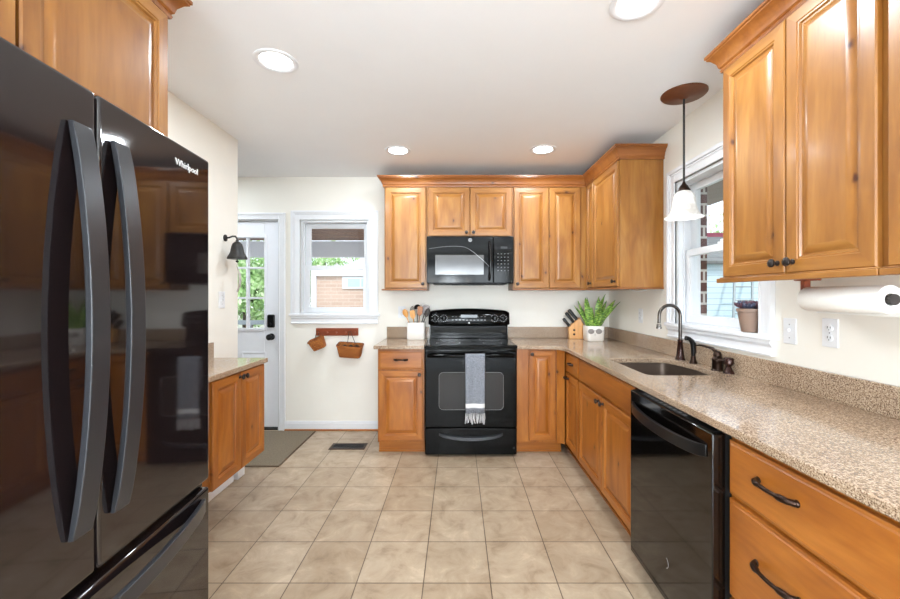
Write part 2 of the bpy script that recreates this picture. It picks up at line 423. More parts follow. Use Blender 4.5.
wall_x('wall_outside', YR, YB + T, XR + T, XR + T + 0.05, [(WRY0 + 0.02, WRY1 - 0.01, WRZ0, WRZ1)], 'brick_dark', z0=-0.3)
wall_x('wall_left', YR, 3.01, XL - 0.12, XL, [])
wall_x('wall_hall', YR, YB, XH - T, XH, [])
wall_y('wall_rear', XH, XR + T, YR - T, YR, [(-1.4, 1.35, 0.45, 2.35)])

# baseboards
m = MB(); m.box(-1.695, -0.665, YB - 0.014, YB - 0.001, 0.001, 0.075); m.box(-1.695, -0.665, YB - 0.009, YB - 0.001, 0.075, 0.092)
structure(m.build('baseboard_back', 'trim_white', bevel=0.002))
m = MB(); m.box(XL - 0.13, XL + 0.012, 3.011, 3.024, 0.001, 0.092)
structure(m.build('baseboard_left', 'trim_white', bevel=0.002))
# quarter-round trim where the back wall meets the floor
m = MB(); m.tube([(-1.695, YB - 0.018, 0.008), (-0.665, YB - 0.018, 0.008)], 0.008, 8); structure(m.build('trim_1', 'base_wood_h'))

# windows. Local frame: x along the wall, front -y, origin on the wall face at the sill height 0
def window(name, w, z0, z1, loc, rz, cas=0.085, depth=0.15):
    root = bpy.data.objects.new(name, None); COL.objects.link(root); root.location = loc; root.rotation_euler = (0, 0, rz)
    structure(root)
    # casing: flat board + back band + inner bead (mitred look by nested boxes)
    m = MB(); zt = z1
    def frame(ins0, ins1, y0, y1):
        # ring outside the opening, from ins0 to ins1 outwards
        m.box(-ins1, -ins0, y0, y1, z0, zt + ins1); m.box(w + ins0, w + ins1, y0, y1, z0, zt + ins1)
        m.box(-ins0, w + ins0, y0, y1, zt + ins0, zt + ins1)
    frame(0.0, cas, -0.014, -0.001); frame(cas - 0.02, cas + 0.004, -0.028, -0.001); frame(0.0, 0.012, -0.019, -0.001); frame(cas - 0.034, cas - 0.02, -0.019, -0.001)
    m.build('casing', 'trim_white', root, bevel=0.003)
    # stool and apron
    m = MB(); m.box(-cas - 0.02, w + cas + 0.02, -0.036, 0.02, z0 - 0.004, z0 + 0.022); m.build('stool', 'trim_white', root, bevel=0.006, seg=3)
    q = [(-0.001, z0 - 0.078), (-0.022, z0 - 0.078), (-0.024, z0 - 0.070), (-0.016, z0 - 0.062), (-0.015, z0 - 0.034), (-0.018, z0 - 0.028), (-0.027, z0 - 0.020), (-0.027, z0 - 0.0045), (-0.001, z0 - 0.0045)]
    m = MB(); m.prism(q, -cas, w + cas, axis='x'); m.build('apron', 'trim_white', root, smooth=25)
    # jamb liner
    m = MB()
    m.box(0.0005, 0.022, 0.001, depth, z0, z1 - 0.0005); m.box(w - 0.022, w - 0.0005, 0.001, depth, z0, z1 - 0.0005)
    m.box(0.022, w - 0.022, 0.001, depth, z1 - 0.022, z1 - 0.0005); m.box(0.022, w - 0.022, 0.02, depth, z0, z0 + 0.03)
    m.box(0.022, 0.032, 0.03, 0.04, z0 + .03, z1 - .022); m.box(w - 0.032, w - 0.022, 0.03, 0.04, z0 + .03, z1 - .022)
    m.build('jamb', 'vinyl_white', root, bevel=0.0015)
    zm = z0 + (z1 - z0) * 0.505
    a = 0.024; b = w - 0.024
    def sash(nm, za, zb, y, rail_top, rail_bot):
        m = MB(); st = 0.044
        m.box(a, a + st, y, y + 0.03, za, zb); m.box(b - st, b, y, y + 0.03, za, zb)
        m.box(a + st, b - st, y, y + 0.03, za, za + rail_bot); m.box(a + st, b - st, y, y + 0.03, zb - rail_top, zb)
        m.box(a + st - .006, a + st + .006, y + 0.006, y + 0.024, za, zb); m.box(b - st - .006, b - st + .006, y + 0.006, y + 0.024, za, zb)
        s = m.build(nm, 'vinyl_white', root, bevel=0.002)
        g = MB(); g.box(a + st - 0.004, b - st + 0.004, y + 0.013, y + 0.017, za + rail_bot - 0.004, zb - rail_top + 0.004)
        g.build('pane', 'window_glass', s, smooth=0)
        return s
    s1 = sash('upper_sash', zm - 0.018, z1 - 0.024, 0.082, 0.046, 0.04)
    s2 = sash('lower_sash', z0 + 0.031, zm + 0.022, 0.046, 0.045, 0.052)
    m = MB(); m.box(w / 2 - 0.025, w / 2 + 0.025, 0.046, 0.07, zm + 0.022, zm + 0.034); m.lathe([(0.010, 0), (0.010, 0.012), (0.006, 0.014)], (w / 2, 0.058, zm + 0.034), 12)
    m.build('sash_lock', 'vinyl_white', s2, bevel=0.002)
    return root
window('window_1', WBX1 - WBX0, WBZ0, WBZ1, (WBX0, YB, 0), 0)
window('window_2', WRY1 - WRY0, WRZ0, WRZ1, (XR, WRY1, 0), R(-90), cas=0.085)
# wide rear window behind the camera
rw = bpy.data.objects.new('window_3', None); COL.objects.link(rw); structure(rw)
m = MB()
for x in (-1.4, -0.5, 0.40, 1.30): m.box(x, x + 0.05, YR - 0.12, YR - 0.02, 0.45, 2.35)
m.box(-1.35, 1.30, YR - 0.12, YR - 0.02, 0.45, 0.50); m.box(-1.35, 1.30, YR - 0.12, YR - 0.02, 2.30, 2.35); m.box(-1.35, 1.30, YR - 0.11, YR - 0.03, 1.48, 1.52)
m.build('window_frame', 'vinyl_white', rw, bevel=0.003)
m = MB(); m.box(-1.395, 1.345, YR - 0.075, YR - 0.07, 0.455, 2.345); m.build('pane', 'window_glass', rw, smooth=0)

# back door: slab with nine lights, casing, deadbolt, knob
def back_door():
    root = bpy.data.objects.new('door_1', None); COL.objects.link(root); structure(root)
    x0, x1, y0, y1, z0, z1 = -2.582, -1.772, YB + 0.030, YB + 0.072, 0.022, 2.064
    gx0, gx1, gz0, gz1 = -2.435, -1.915, 1.005, 1.905
    m = MB(); m.box(x0, gx0, y0, y1, z0, z1); m.box(gx1, x1, y0, y1, z0, z1); m.box(gx0, gx1, y0, y1, gz1, z1); m.box(gx0, gx1, y0, y1, z0, gz0)
    # glass frame moulding
    f = 0.025
    m.box(gx0 - f, gx0, y0 - 0.010, y0, gz0 - f, gz1 + f); m.box(gx1, gx1 + f, y0 - 0.010, y0, gz0 - f, gz1 + f)
    m.box(gx0, gx1, y0 - 0.010, y0, gz1, gz1 + f); m.box(gx0, gx1, y0 - 0.010, y0, gz0 - f, gz0)
    slab = m.build('door_slab', 'door_white', root, bevel=0.003)
    # two raised panels
    for a, b in ((-2.45, -2.205), (-2.145, -1.90)):
        q = MB(); q.rings(b - a, 0.60, [(0, y0 + 0.001), (0.0, y0 - 0.006), (0.012, y0 - 0.006), (0.022, y0 + 0.0), (0.045, y0 - 0.005)], a, 0.17)
        q.build('panel', 'door_white', root, smooth=20)
    q = MB(); w = (gx1 - gx0) / 3; h = (gz1 - gz0) / 3
    for k in (1, 2):
        q.box(gx0 + k * w - 0.010, gx0 + k * w + 0.010, y0 - 0.004, y1, gz0, gz1)
        q.box(gx0, gx1, y0 - 0.003, y1 - 0.001, gz0 + k * h - 0.010, gz0 + k * h + 0.010)
    q.build('muntins', 'door_white', root, bevel=0.002)
    q = MB(); q.box(gx0, gx1, y0 + 0.018, y0 + 0.022, gz0, gz1); q.build('pane', 'window_glass', root, smooth=0)
    m = MB()
    for (i0, i1, ya) in ((0.0, 0.060, -0.013), (0.044, 0.066, -0.024), (0.0, 0.012, -0.018)):
        m.box(x0 - 0.015 - i1, x0 - 0.015 - i0, YB + ya, YB - 0.001, 0.001, 2.078 + i1); m.box(x1 + 0.015 + i0, x1 + 0.015 + i1, YB + ya, YB - 0.001, 0.001, 2.078 + i1)
        m.box(x0 - 0.015 - i0, x1 + 0.015 + i0, YB + ya, YB - 0.001, 2.078 + i0, 2.078 + i1)
    m.build('casing', 'trim_white', root, bevel=0.003)
    m = MB(); m.box(x0 - 0.017, x0 - 0.003, YB + 0.001, YB + T, 0.001, 2.077); m.box(x1 + 0.003, x1 + 0.016, YB + 0.001, YB + T, 0.001, 2.077); m.box(x0 - .003, x1 + .003, YB + 0.001, YB + T, 2.067, 2.077)
    m.build('jamb', 'trim_white', root)
    m = MB(); m.box(x0 - .003, x1 + .003, YB + 0.001, YB + T, 0.001, 0.016); m.build('threshold', 'iron', root)
    # electronic deadbolt
    cx = -1.843
    m = MB(); m.box(cx - 0.036, cx + 0.036, y0 - 0.030, y0, 1.012, 1.142); d = m.build('deadbolt', 'black_satin', root, bevel=0.014, seg=4)
    m = MB(); m.lathe([(0.012, 0), (0.012, 0.010), (0.008, 0.014)], (cx, y0 - 0.030, 1.045), 16, axis='y'); m.box(cx - 0.006, cx + 0.006, y0 - 0.052, y0 - 0.030, 1.03, 1.06); m.build('thumb_turn', 'black_satin', d, bevel=0.002)
    m = MB(); m.lathe([(0.033, 0), (0.033, 0.008), (0.026, 0.012), (0.013, 0.016), (0.013, 0.034), (0.024, 0.040), (0.030, 0.052), (0.030, 0.062), (0.022, 0.072), (0.008, 0.075)], (cx, y0, 0.920), 28, axis='y')
    m.build('door_knob', 'black_satin', root)
back_door()

# ------------------------------------------------------------ cabinetry. Local frame: x along the front, front faces -y (door front at y=0, body from y=0.02), z up
DT = 0.019
def door_panel(parent, name, x0, x1, z0, z1, wv, wh, st=0.056, slab=False):
    w, h = x1 - x0, z1 - z0; m = MB()
    if slab:
        prof = [(0, DT), (0, 0.006), (0.004, 0.0042), (0.008, 0.0035), (0.012, 0.0)]
    else:
        st = min(st, w * 0.23)
        prof = [(0, DT), (0, 0.004), (0.004, 0.0), (st - 0.012, 0.0), (st - 0.009, 0.003), (st - 0.004, 0.0035), (st, 0.010), (st + 0.006, 0.010), (st + 0.010, 0.0075), (st + 0.032, 0.0015), (st + 0.034, 0.0015)]
        if st + 0.034 > w / 2 - 0.005: prof = prof[:-3] + [(w / 2 - 0.01, 0.003)]
    m.rings(w, h, prof, x0, z0, 0, 1, 1 if slab else 0)
    return m.build(name, [wv, wh], parent, smooth=18)
def knob(parent, x, z, y=0.0):
    m = MB(); m.lathe([(0.010, 0.0), (0.010, 0.003), (0.006, 0.006), (0.0055, 0.013), (0.011, 0.018), (0.0155, 0.022), (0.0155, 0.026), (0.011, 0.030), (0.004, 0.032)], (x, y, z), 20, axis='y')
    for k in range(8):
        t = k * PI / 4; m.tube([(x + 0.013 * math.cos(t), y - 0.020, z + 0.013 * math.sin(t)), (x + 0.010 * math.cos(t), y - 0.030, z + 0.010 * math.sin(t))], 0.0016, 6)
    return m.build('knob', 'pewter', parent)
def pull(parent, x, z, L=0.10, out=0.028, r=0.0060):
    m = MB(); pts = []; rad = []
    n = 14
    for i in range(n + 1):
        t = i / n; s = math.sin(PI * t)
        pts.append((x - L / 2 + L * t, -0.004 - out * min(1, s ** 0.45 if s > 0 else 0), z + 0.004 * s))
        rad.append(r * (1.45 if (i < 2 or i > n - 2) else (1.6 if i in (2, 3, n - 3, n - 2) else 1.0)))
    m.tube(pts, rad, 10, flat=1.0)
    for s in (-1, 1): m.lathe([(0.010, 0), (0.010, 0.003), (0.007, 0.007)], (x + s * L / 2, 0, z), 14, axis='y')
    return m.build('pull_handle', 'bronze', parent)
def cabinet(name, label, w, d, z0, z1, loc, rz, fronts, base=True, kick=0.10, light_rail=False, shell=False, group=None, cat='cabinet', extra=None, woods=None, inner_top=None):
    wv, wh = woods or (('base_wood_v', 'base_wood_h') if base else ('wood_v', 'wood_h'))
    root = thing(name, label, cat, loc, rz, group)
    m = MB()
    if shell:
        t = 0.018
        m.box(0, t, 0.02, d, z0, z1); m.box(w - t, w, 0.02, d, z0, z1); m.box(t, w - t, 0.02, d, z0, z0 + t); m.box(t, w - t, d - 0.006, d, z0 + t, z1)
        m.box(t, w - t, 0.02, 0.038, z1 - 0.03, z1); m.box(t, w - t, 0.02, 0.038, z0 + t, z0 + 0.05); m.box(w / 2 - 0.02, w / 2 + 0.02, 0.02, 0.038, z0 + 0.05, z1 - 0.03)
        m.box(t, w - t, 0.02, 0.038, 0.69, 0.73)
    else:
        m.box(0, w, 0.02, d, z0, z1)
    m.build('body', wv, root, bevel=0.0015)
    if base and kick:
        m = MB(); m.box(0, w, 0.075, 0.095, 0.0008, z0); m.box(0, w, 0.066, 0.075, 0.0008, 0.016)
        m.build('toe_kick', wh, root, bevel=0.001)
    for f in fronts:
        k = f[0]
        p = door_panel(root, 'door' if k == 'door' else ('drawer' if k == 'drawer' else 'drawer_front'), f[1], f[2], f[3], f[4], wv, wh, slab=(k != 'door'))
        hw = f[5] if len(f) > 5 else None
        if hw:
            for q in (hw if isinstance(hw, list) else [hw]):
                if q[0] == 'k': knob(p, q[1], q[2])
                else: pull(p, q[1], q[2], q[3] if len(q) > 3 else 0.10)
    if light_rail:
        m = MB(); prof = [(-0.024, z0), (-0.030, z0 + 0.006), (-0.028, z0 + 0.014), (-0.014, z0 + 0.019), (0.0, z0 + 0.022)]
        m.box(-0.012 if light_rail != 'r' else 0.0, w, -0.012, 0.018, z0 - 0.020, z0 - 0.001)
        m.box(0, w, -0.006, 0.018, z0 - 0.001, z0 + 0.004)
        m.build('light_rail', wh, root, bevel=0.005, seg=3)
    if extra: extra(root, wv, wh)
    return root
YF = 3.34      # door fronts of the back run of base cabinets
XF = 0.89      # door fronts of the right run
# left of the range
cabinet('base_cabinet', 'knotty wood base cabinet with one drawer and one door, left of the range', 0.390, YB - YF - 0.002, 0.10, 0.883, (-0.664, YF, 0), 0,
        [('drawer', 0.012, 0.378, 0.715, 0.865, ('p', 0.195, 0.792, 0.10)), ('door', 0.012, 0.378, 0.118, 0.700, ('k', 0.352, 0.672))])
# right of the range
def corner_post(root, wv, wh):
    m = MB(); m.prism([(0.330, 0.020), (0.330, 0.0), (0.385, -0.044), (0.385, 0.020)], 0.104, 0.883); m.build('corner_post', wv, root)
cabinet('base_cabinet', 'narrow wooden base cabinet with single tall door, right of the range', 0.385, YB - YF - 0.002, 0.10, 0.883, (0.503, YF, 0), 0,
        [('door', 0.098, 0.318, 0.118, 0.868, ('k', 0.122, 0.842))], extra=corner_post)
# right run (local x runs towards the camera)
cabinet('base_cabinet', 'wooden base cabinet with small drawer above narrow door, by the inner corner under the worktop', 1.008, XR - XF - 0.002, 0.10, 0.883, (XF, 3.947, 0), R(-90),
        [('drawer', 0.672, 0.996, 0.715, 0.865, ('p', 0.845, 0.795, 0.055)), ('door', 0.672, 0.996, 0.118, 0.700, ('p', 0.730, 0.665, 0.055))])
cabinet('sink_cabinet', 'wide wooden sink base cabinet with false front over two doors, left of the dishwasher', 0.936, XR - XF - 0.002, 0.10, 0.883, (XF, 2.938, 0), R(-90),
        [('false', 0.010, 0.926, 0.715, 0.865), ('door', 0.010, 0.464, 0.118, 0.700, ('k', 0.432, 0.668)), ('door', 0.472, 0.926, 0.118, 0.700, ('k', 0.504, 0.668))], shell=True)
cabinet('drawer_cabinet', 'large wooden base cabinet with three wide drawers and dark pulls, right of the dishwasher', 0.90, XR - XF - 0.002, 0.10, 0.883, (XF, 1.326, 0), R(-90),
        [('drawer', 0.012, 0.888, 0.682, 0.858, [('p', 0.212, 0.785, 0.135), ('p', 0.688, 0.785, 0.15)]),
         ('drawer', 0.012, 0.888, 0.352, 0.668, [('p', 0.212, 0.535, 0.15), ('p', 0.688, 0.535, 0.15)]),
         ('drawer', 0.012, 0.888, 0.118, 0.338, [('p', 0.212, 0.245, 0.15), ('p', 0.688, 0.245, 0.15)])])
# small wall-hung cabinet on the left wall
cabinet('low_wall_cabinet', 'wooden two-door cabinet hung low on the left wall beyond the fridge', 0.57, 0.37, 0.30, 0.883, (-1.275, 2.085, 0), R(90),
        [('door', 0.006, 0.282, 0.303, 0.878, ('k', 0.262, 0.852)), ('door', 0.288, 0.564, 0.303, 0.878, ('k', 0.308, 0.852))], base=True, kick=0)

# upper cabinets
UB = 1.39; UT = 2.33; YU = 3.62; XU = 1.163
up = 'knotty wood wall cabinet'
cabinet('wall_cabinet', 'knotty wood wall cabinet with one tall door, left of the microwave', 0.388, YB - YU - 0.002, UB, UT, (-0.660, YU, 0), 0,
        [('door', 0.010, 0.378, UB + 0.008, UT - 0.022, ('k', 0.352, UB + 0.045))], base=False, woods=('wood_v', 'wood_h'))
cabinet('wall_cabinet', 'short knotty wood wall cabinet with two doors above the microwave', 0.774, YB - YU - 0.002, 1.862, UT, (-0.270, YU, 0), 0,
        [('door', 0.010, 0.383, 1.870, UT - 0.022, ('k', 0.355, 1.900)), ('door', 0.391, 0.764, 1.870, UT - 0.022, ('k', 0.419, 1.900))], base=False)
cabinet('wall_cabinet', 'knotty wood wall cabinet with two tall doors, right of the microwave', 0.676, YB - YU - 0.002, UB, UT, (0.506, YU, 0), 0,
        [('door', 0.012, 0.324, UB + 0.008, UT - 0.022, ('k', 0.040, UB + 0.045)), ('door', 0.332, 0.612, UB + 0.008, UT - 0.022)], base=False)
cabinet('wall_cabinet', 'knotty wood wall cabinet with plain side panel, in the corner beside the right window', 1.047, XR - XU - 0.002, UB, UT, (XU, 3.947, 0), R(-90),
        [('door', 0.350, 0.512, UB + 0.008, UT - 0.022, ('k', 0.470, UB + 0.045)), ('door', 0.520, 1.040, UB + 0.008, UT - 0.022, ('k', 1.000, UB + 0.045))], base=False)
UB2 = 1.405
cabinet('wall_cabinet', 'knotty wood wall cabinet with two tall doors above the paper towel holder', 0.668, XR - XU - 0.002, UB2, UT, (XU, 1.764, 0), R(-90),
        [('door', 0.012, 0.342, UB2 + 0.004, UT - 0.018, ('k', 0.312, 1.447)), ('door', 0.348, 0.654, UB2 + 0.004, UT - 0.018, ('k', 0.378, 1.447))], base=False, light_rail=True)
cabinet('wall_cabinet', 'knotty wood wall cabinet partly cut by the right edge of the photo', 0.62, XR - XU - 0.002, UB2, UT, (XU, 1.092, 0), R(-90),
        [('door', 0.010, 0.305, UB2 + 0.004, UT - 0.018, ('k', 0.275, 1.447)), ('door', 0.311, 0.608, UB2 + 0.004, UT - 0.018, ('k', 0.339, 1.447))], base=False, light_rail='r')
# above the fridge
cabinet('fridge_cabinet', 'deep wooden cabinet with two doors above the black fridge', 0.958, 0.635, 1.80, UT, (-1.012, 0.458, 0), R(90),
        [('door', 0.012, 0.462, 1.808, UT - 0.020, ('k', 0.43, 1.84)), ('door', 0.470, 0.946, 1.808, UT - 0.020, ('k', 0.502, 1.84))], base=False)

def crown(name, path, label, side=1):
    """crown moulding swept along an XY path, projecting to the given side"""
    prof = [(0.0, UT - 0.014), (0.010, UT - 0.014), (0.013, UT - 0.004), (0.010, UT + 0.003), (0.017, UT + 0.010), (0.022, UT + 0.030), (0.038, UT + 0.052), (0.050, UT + 0.060), (0.050, UT + 0.066), (0.056, UT + 0.069), (0.056, UT + 0.080), (0.0, UT + 0.080)]
    P = [Vector(p) for p in path]; vs = []; fs = []; n = len(prof)
    for i, p in enumerate(P):
        def nrm(a, b):
            d = (b - a).normalized(); return Vector((-d.y, d.x)) * side
        if i == 0: mt = nrm(P[0], P[1])
        elif i == len(P) - 1: mt = nrm(P[-2], P[-1])
        else:
            a = nrm(P[i - 1], p); b = nrm(p, P[i + 1]); mt = (a + b) / (1 + a.dot(b))
        for o_, z in prof: vs.append((p.x + mt.x * o_, p.y + mt.y * o_, z))
    for i in range(len(P) - 1):
        for k in range(n):
            a = i * n + k; b = i * n + (k + 1) % n
            fs.append((a, b, b + n, a + n))
    fs.append(tuple(range(n))[::-1]); fs.append(tuple((len(P) - 1) * n + k for k in range(n)))
    m = MB(); m.add(vs, fs)
    return tag(m.build(name, 'rail_crown', smooth=25), label, 'molding')
wood('rail_crown', True, rgb(124, 70, 28), rgb(144, 86, 36), rgb(160, 102, 48))
crown('crown_molding', [(-0.662, 3.948), (-0.662, YU + 0.018), (XU + 0.018, YU + 0.018), (XU + 0.018, 2.898), (1.498, 2.898)], 'wooden crown molding running along the back wall cabinets into the corner', -1)
crown('crown_molding', [(1.498, 1.766), (XU + 0.018, 1.766), (XU + 0.018, 0.46)], 'wooden crown molding on top of the near right wall cabinets', -1)
crown('crown_molding', [(-1.012 - 0.018, 0.45), (-1.012 - 0.018, 1.4185), (-1.648, 1.4185)], 'wooden crown molding on top of the cabinet above the fridge', -1)
m = MB(); prof = [(0, 0)]
m.box(-0.682, -0.272, YU - 0.010, YB - 0.002, UB - 0.014, UB - 0.001); tag(m.build('base_molding', 'rail_crown', bevel=0.004), 'thin wooden molding strip under the wall cabinet left of the microwave', 'molding')
m = MB(); m.prism([(0.506, YB - 0.002), (0.506, YU - 0.006), (XU - 0.006, YU - 0.006), (XU - 0.006, 2.892), (1.498, 2.892), (1.498, YB - 0.002)], UB - 0.012, UB - 0.001)
tag(m.build('base_molding', 'rail_crown', bevel=0.003), 'thin wooden molding strip under the corner wall cabinets right of the microwave', 'molding')

# ------------------------------------------------------------ worktops
CZ0, CZ1 = 0.8845, 0.914
def slab(loop, hole=None):
    bm = bmesh.new()
    def ring(pts):
        vs = [bm.verts.new((x, y, CZ1)) for x, y in pts]
        return [bm.edges.new((vs[i], vs[(i + 1) % len(vs)])) for i in range(len(vs))]
    e = ring(loop)
    if hole: e += ring(hole)
    bmesh.ops.triangle_fill(bm, use_beauty=True, use_dissolve=False, edges=e)
    g = bmesh.ops.extrude_face_region(bm, geom=bm.faces[:])
    for v in [q for q in g['geom'] if isinstance(q, bmesh.types.BMVert)]: v.co.z = CZ0
    bmesh.ops.recalc_face_normals(bm, faces=bm.faces)
    me = bpy.data.meshes.new('countertop'); bm.to_mesh(me); bm.free()
    me.materials.append(MATS['granite'])
    o = bpy.data.objects.new('countertop', me); COL.objects.link(o)
    md = o.modifiers.new('bevel', 'BEVEL'); md.width = 0.004; md.segments = 2; md.limit_method = 'ANGLE'; md.angle_limit = R(50)
    return o
fillet = [(0.72 + 0.145 * math.cos(t), 3.165 + 0.145 * math.sin(t)) for t in [R(90 - 9 * k) for k in range(11)]]
def sink_outline(g=0.0):
    pts = []
    def arc(cx, cy, r, a0, a1, n=6):
        for k in range(n + 1):
            a = R(a0 + (a1 - a0) * k / n); pts.append((cx + (r + g) * math.cos(a), cy + (r + g) * math.sin(a)))
    x0, x1, y0, y1, r = 0.995, 1.388, 2.085, 2.645, 0.05
    arc(x0 + r, y0 + r, r, 270, 180); arc(x0 + r, y1 - r, r, 180, 90); arc(x1 - r, y1 - r, r, 90, 20)
    for k in range(1, 10):
        t = k / 10; pts.append((x1 + g + 0.028 * math.sin(PI * t), (y1 - r) + (y0 - y1 + 2 * r) * t))
    arc(x1 - r, y0 + r, r, -20, -90)
    return pts
ct = slab([(0.500, 3.31)] + fillet + [(0.865, 0.42), (1.498, 0.42), (1.498, 3.948), (0.500, 3.948)], sink_outline())
tag(ct, 'speckled beige granite worktop with sink cutout, running from the range along the right wall', 'countertop')
m = MB(); m.box(0.500, 1.498, 3.930, 3.9485, CZ1, 1.022); m.box(1.480, 1.498, 0.42, 3.930, CZ1, 1.022); m.build('backsplash', 'granite', ct, bevel=0.002)
c2 = slab([(-0.692, 3.31), (-0.272, 3.31), (-0.272, 3.948), (-0.692, 3.948)])
tag(c2, 'short speckled beige granite worktop left of the range', 'countertop')
m = MB(); m.box(-0.690, -0.272, 3.930, 3.9485, CZ1, 1.022); m.build('backsplash', 'granite', c2, bevel=0.002)
c3 = slab([(-1.648, 1.36), (-1.266, 1.36), (-1.266, 2.68), (-1.648, 2.68)])
tag(c3, 'granite worktop on the left wall beyond the fridge', 'countertop')
m = MB(); m.box(-1.648, -1.628, 1.36, 2.68, CZ1, 1.016); m.build('backsplash', 'granite', c3, bevel=0.002)

# sink basin
def sink():
    root = thing('kitchen_sink', 'dark metal undermount sink with curved back, set in the granite worktop', 'sink', (1.2, 2.36, 0.70))
    o1 = [(x - 1.2, y - 2.36) for x, y in sink_outline(0.004)]; n = len(o1)
    def sc(f, z): return [(x * f, y * f, z) for x, y in o1]
    top = 0.8835 - 0.70
    rows = [sc(1.06, top), sc(1.0, top), sc(0.97, 0.03), sc(0.93, 0.008), sc(0.12, 0.0), sc(0.12, -0.004), sc(0.94, 0.003), sc(0.99, 0.028), sc(1.02, top - 0.004), sc(1.06, top - 0.004)]
    vs = [q for r in rows for q in r]; fs = []
    for j in range(len(rows)):
        j2 = (j + 1) % len(rows)
        if j == 4: fs.append(tuple(4 * n + k for k in range(n))); fs.append(tuple(5 * n + k for k in range(n))[::-1]); continue
        for k in range(n): fs.append((j * n + k, j * n + (k + 1) % n, j2 * n + (k + 1) % n, j2 * n + k))
    m = MB(); m.add(vs, fs); m.build('basin', 'sink_steel', root)
    m = MB(); m.lathe([(0.044, 0), (0.044, 0.003), (0.034, 0.004), (0.030, 0.001), (0.006, 0.001), (0.006, 0.010), (0.003, 0.012)], (0, 0, 0.0), 24); m.build('drain', 'nickel', root)
sink()

# faucet set
def faucet():
    root = thing('faucet', 'tall gooseneck faucet in oil-rubbed bronze standing behind the sink', 'faucet', (1.448, 2.595, CZ1))
    m = MB(); m.lathe([(0.030, 0), (0.030, 0.006), (0.026, 0.012), (0.023, 0.03), (0.014, 0.118), (0.016, 0.122), (0.016, 0.128), (0.011, 0.132)], (0, 0, 0), 24); m.build('base', 'bronze_red', root)
    pts = [(0, 0, 0.13), (0, 0, 0.26)]
    for k in range(13):
        t = PI * k / 12; pts.append((-0.068 + 0.068 * math.cos(t), 0, 0.285 + 0.068 * math.sin(t)))
    pts += [(-0.138, 0, 0.235)]
    m = MB(); m.tube(pts, [0.0105] * 2 + [0.0105] * 13 + [0.010], 14); m.build('spout', 'dark_nickel', root)
    m = MB(); m.lathe([(0.011, 0.236), (0.014, 0.232), (0.014, 0.222), (0.017, 0.214), (0.0165, 0.206)][::-1], (-0.138, 0, -0.005), 18); m.build('spout_tip', 'nickel', root)
    s = thing('side_sprayer', 'dark bronze side sprayer standing between faucet and lever handle', 'sprayer', (1.450, 2.455, CZ1))
    m = MB(); m.lathe([(0.024, 0), (0.023, 0.006), (0.016, 0.02), (0.014, 0.04), (0.012, 0.045)], (0, 0, 0), 20); m.build('base', 'bronze', s)
    m = MB(); m.tube([(0, 0, 0.045), (0, 0, 0.08), (-0.001, 0, 0.115), (-0.008, 0, 0.135), (-0.026, 0.0, 0.152), (-0.046, 0.0, 0.155)], [0.011, 0.0135, 0.0155, 0.015, 0.012, 0.015], 16); m.build('spray_head', 'black_satin', s)
    m = MB(); m.box(0.012, 0.018, -0.004, 0.004, 0.06, 0.125); m.build('trigger', 'bronze', s, bevel=0.002)
    h = thing('faucet_lever', 'dark bronze lever valve with long thin handle, right of the sprayer', 'faucet handle', (1.448, 2.225, CZ1))
    m = MB(); m.lathe([(0.031, 0), (0.031, 0.004), (0.027, 0.008), (0.026, 0.055), (0.029, 0.060), (0.029, 0.066), (0.022, 0.072), (0.018, 0.085)], (0, 0, 0), 24); m.build('base', 'bronze', h)
    m = MB(); m.lathe([(0.018, 0.07), (0.022, 0.082), (0.018, 0.10), (0.008, 0.108)], (0, 0, 0), 18)
    m.tube([(0.006, 0.0, 0.085), (-0.012, 0.02, 0.118), (-0.04, 0.06, 0.128), (-0.05, 0.078, 0.130), (-0.058, 0.095, 0.128)], [0.016, 0.012, 0.008, 0.007, 0.008], 12, flat=0.7)
    m.build('lever', 'bronze', h)
    d = thing('soap_dispenser', 'short brown-bronze soap dispenser, nearest fitting behind the sink', 'dispenser', (1.450, 2.135, CZ1))
    m = MB(); m.lathe([(0.027, 0), (0.026, 0.006), (0.018, 0.020), (0.012, 0.036), (0.020, 0.048), (0.024, 0.052), (0.024, 0.078), (0.020, 0.084), (0.008, 0.086)], (0, 0, 0), 24); m.build('body', 'bronze_red', d)
    m = MB(); m.tube([(0.004, 0.004, 0.066), (-0.030, 0.020, 0.070), (-0.048, 0.030, 0.060)], [0.006, 0.005, 0.005], 10); m.build('nozzle', 'bronze', d)
faucet()

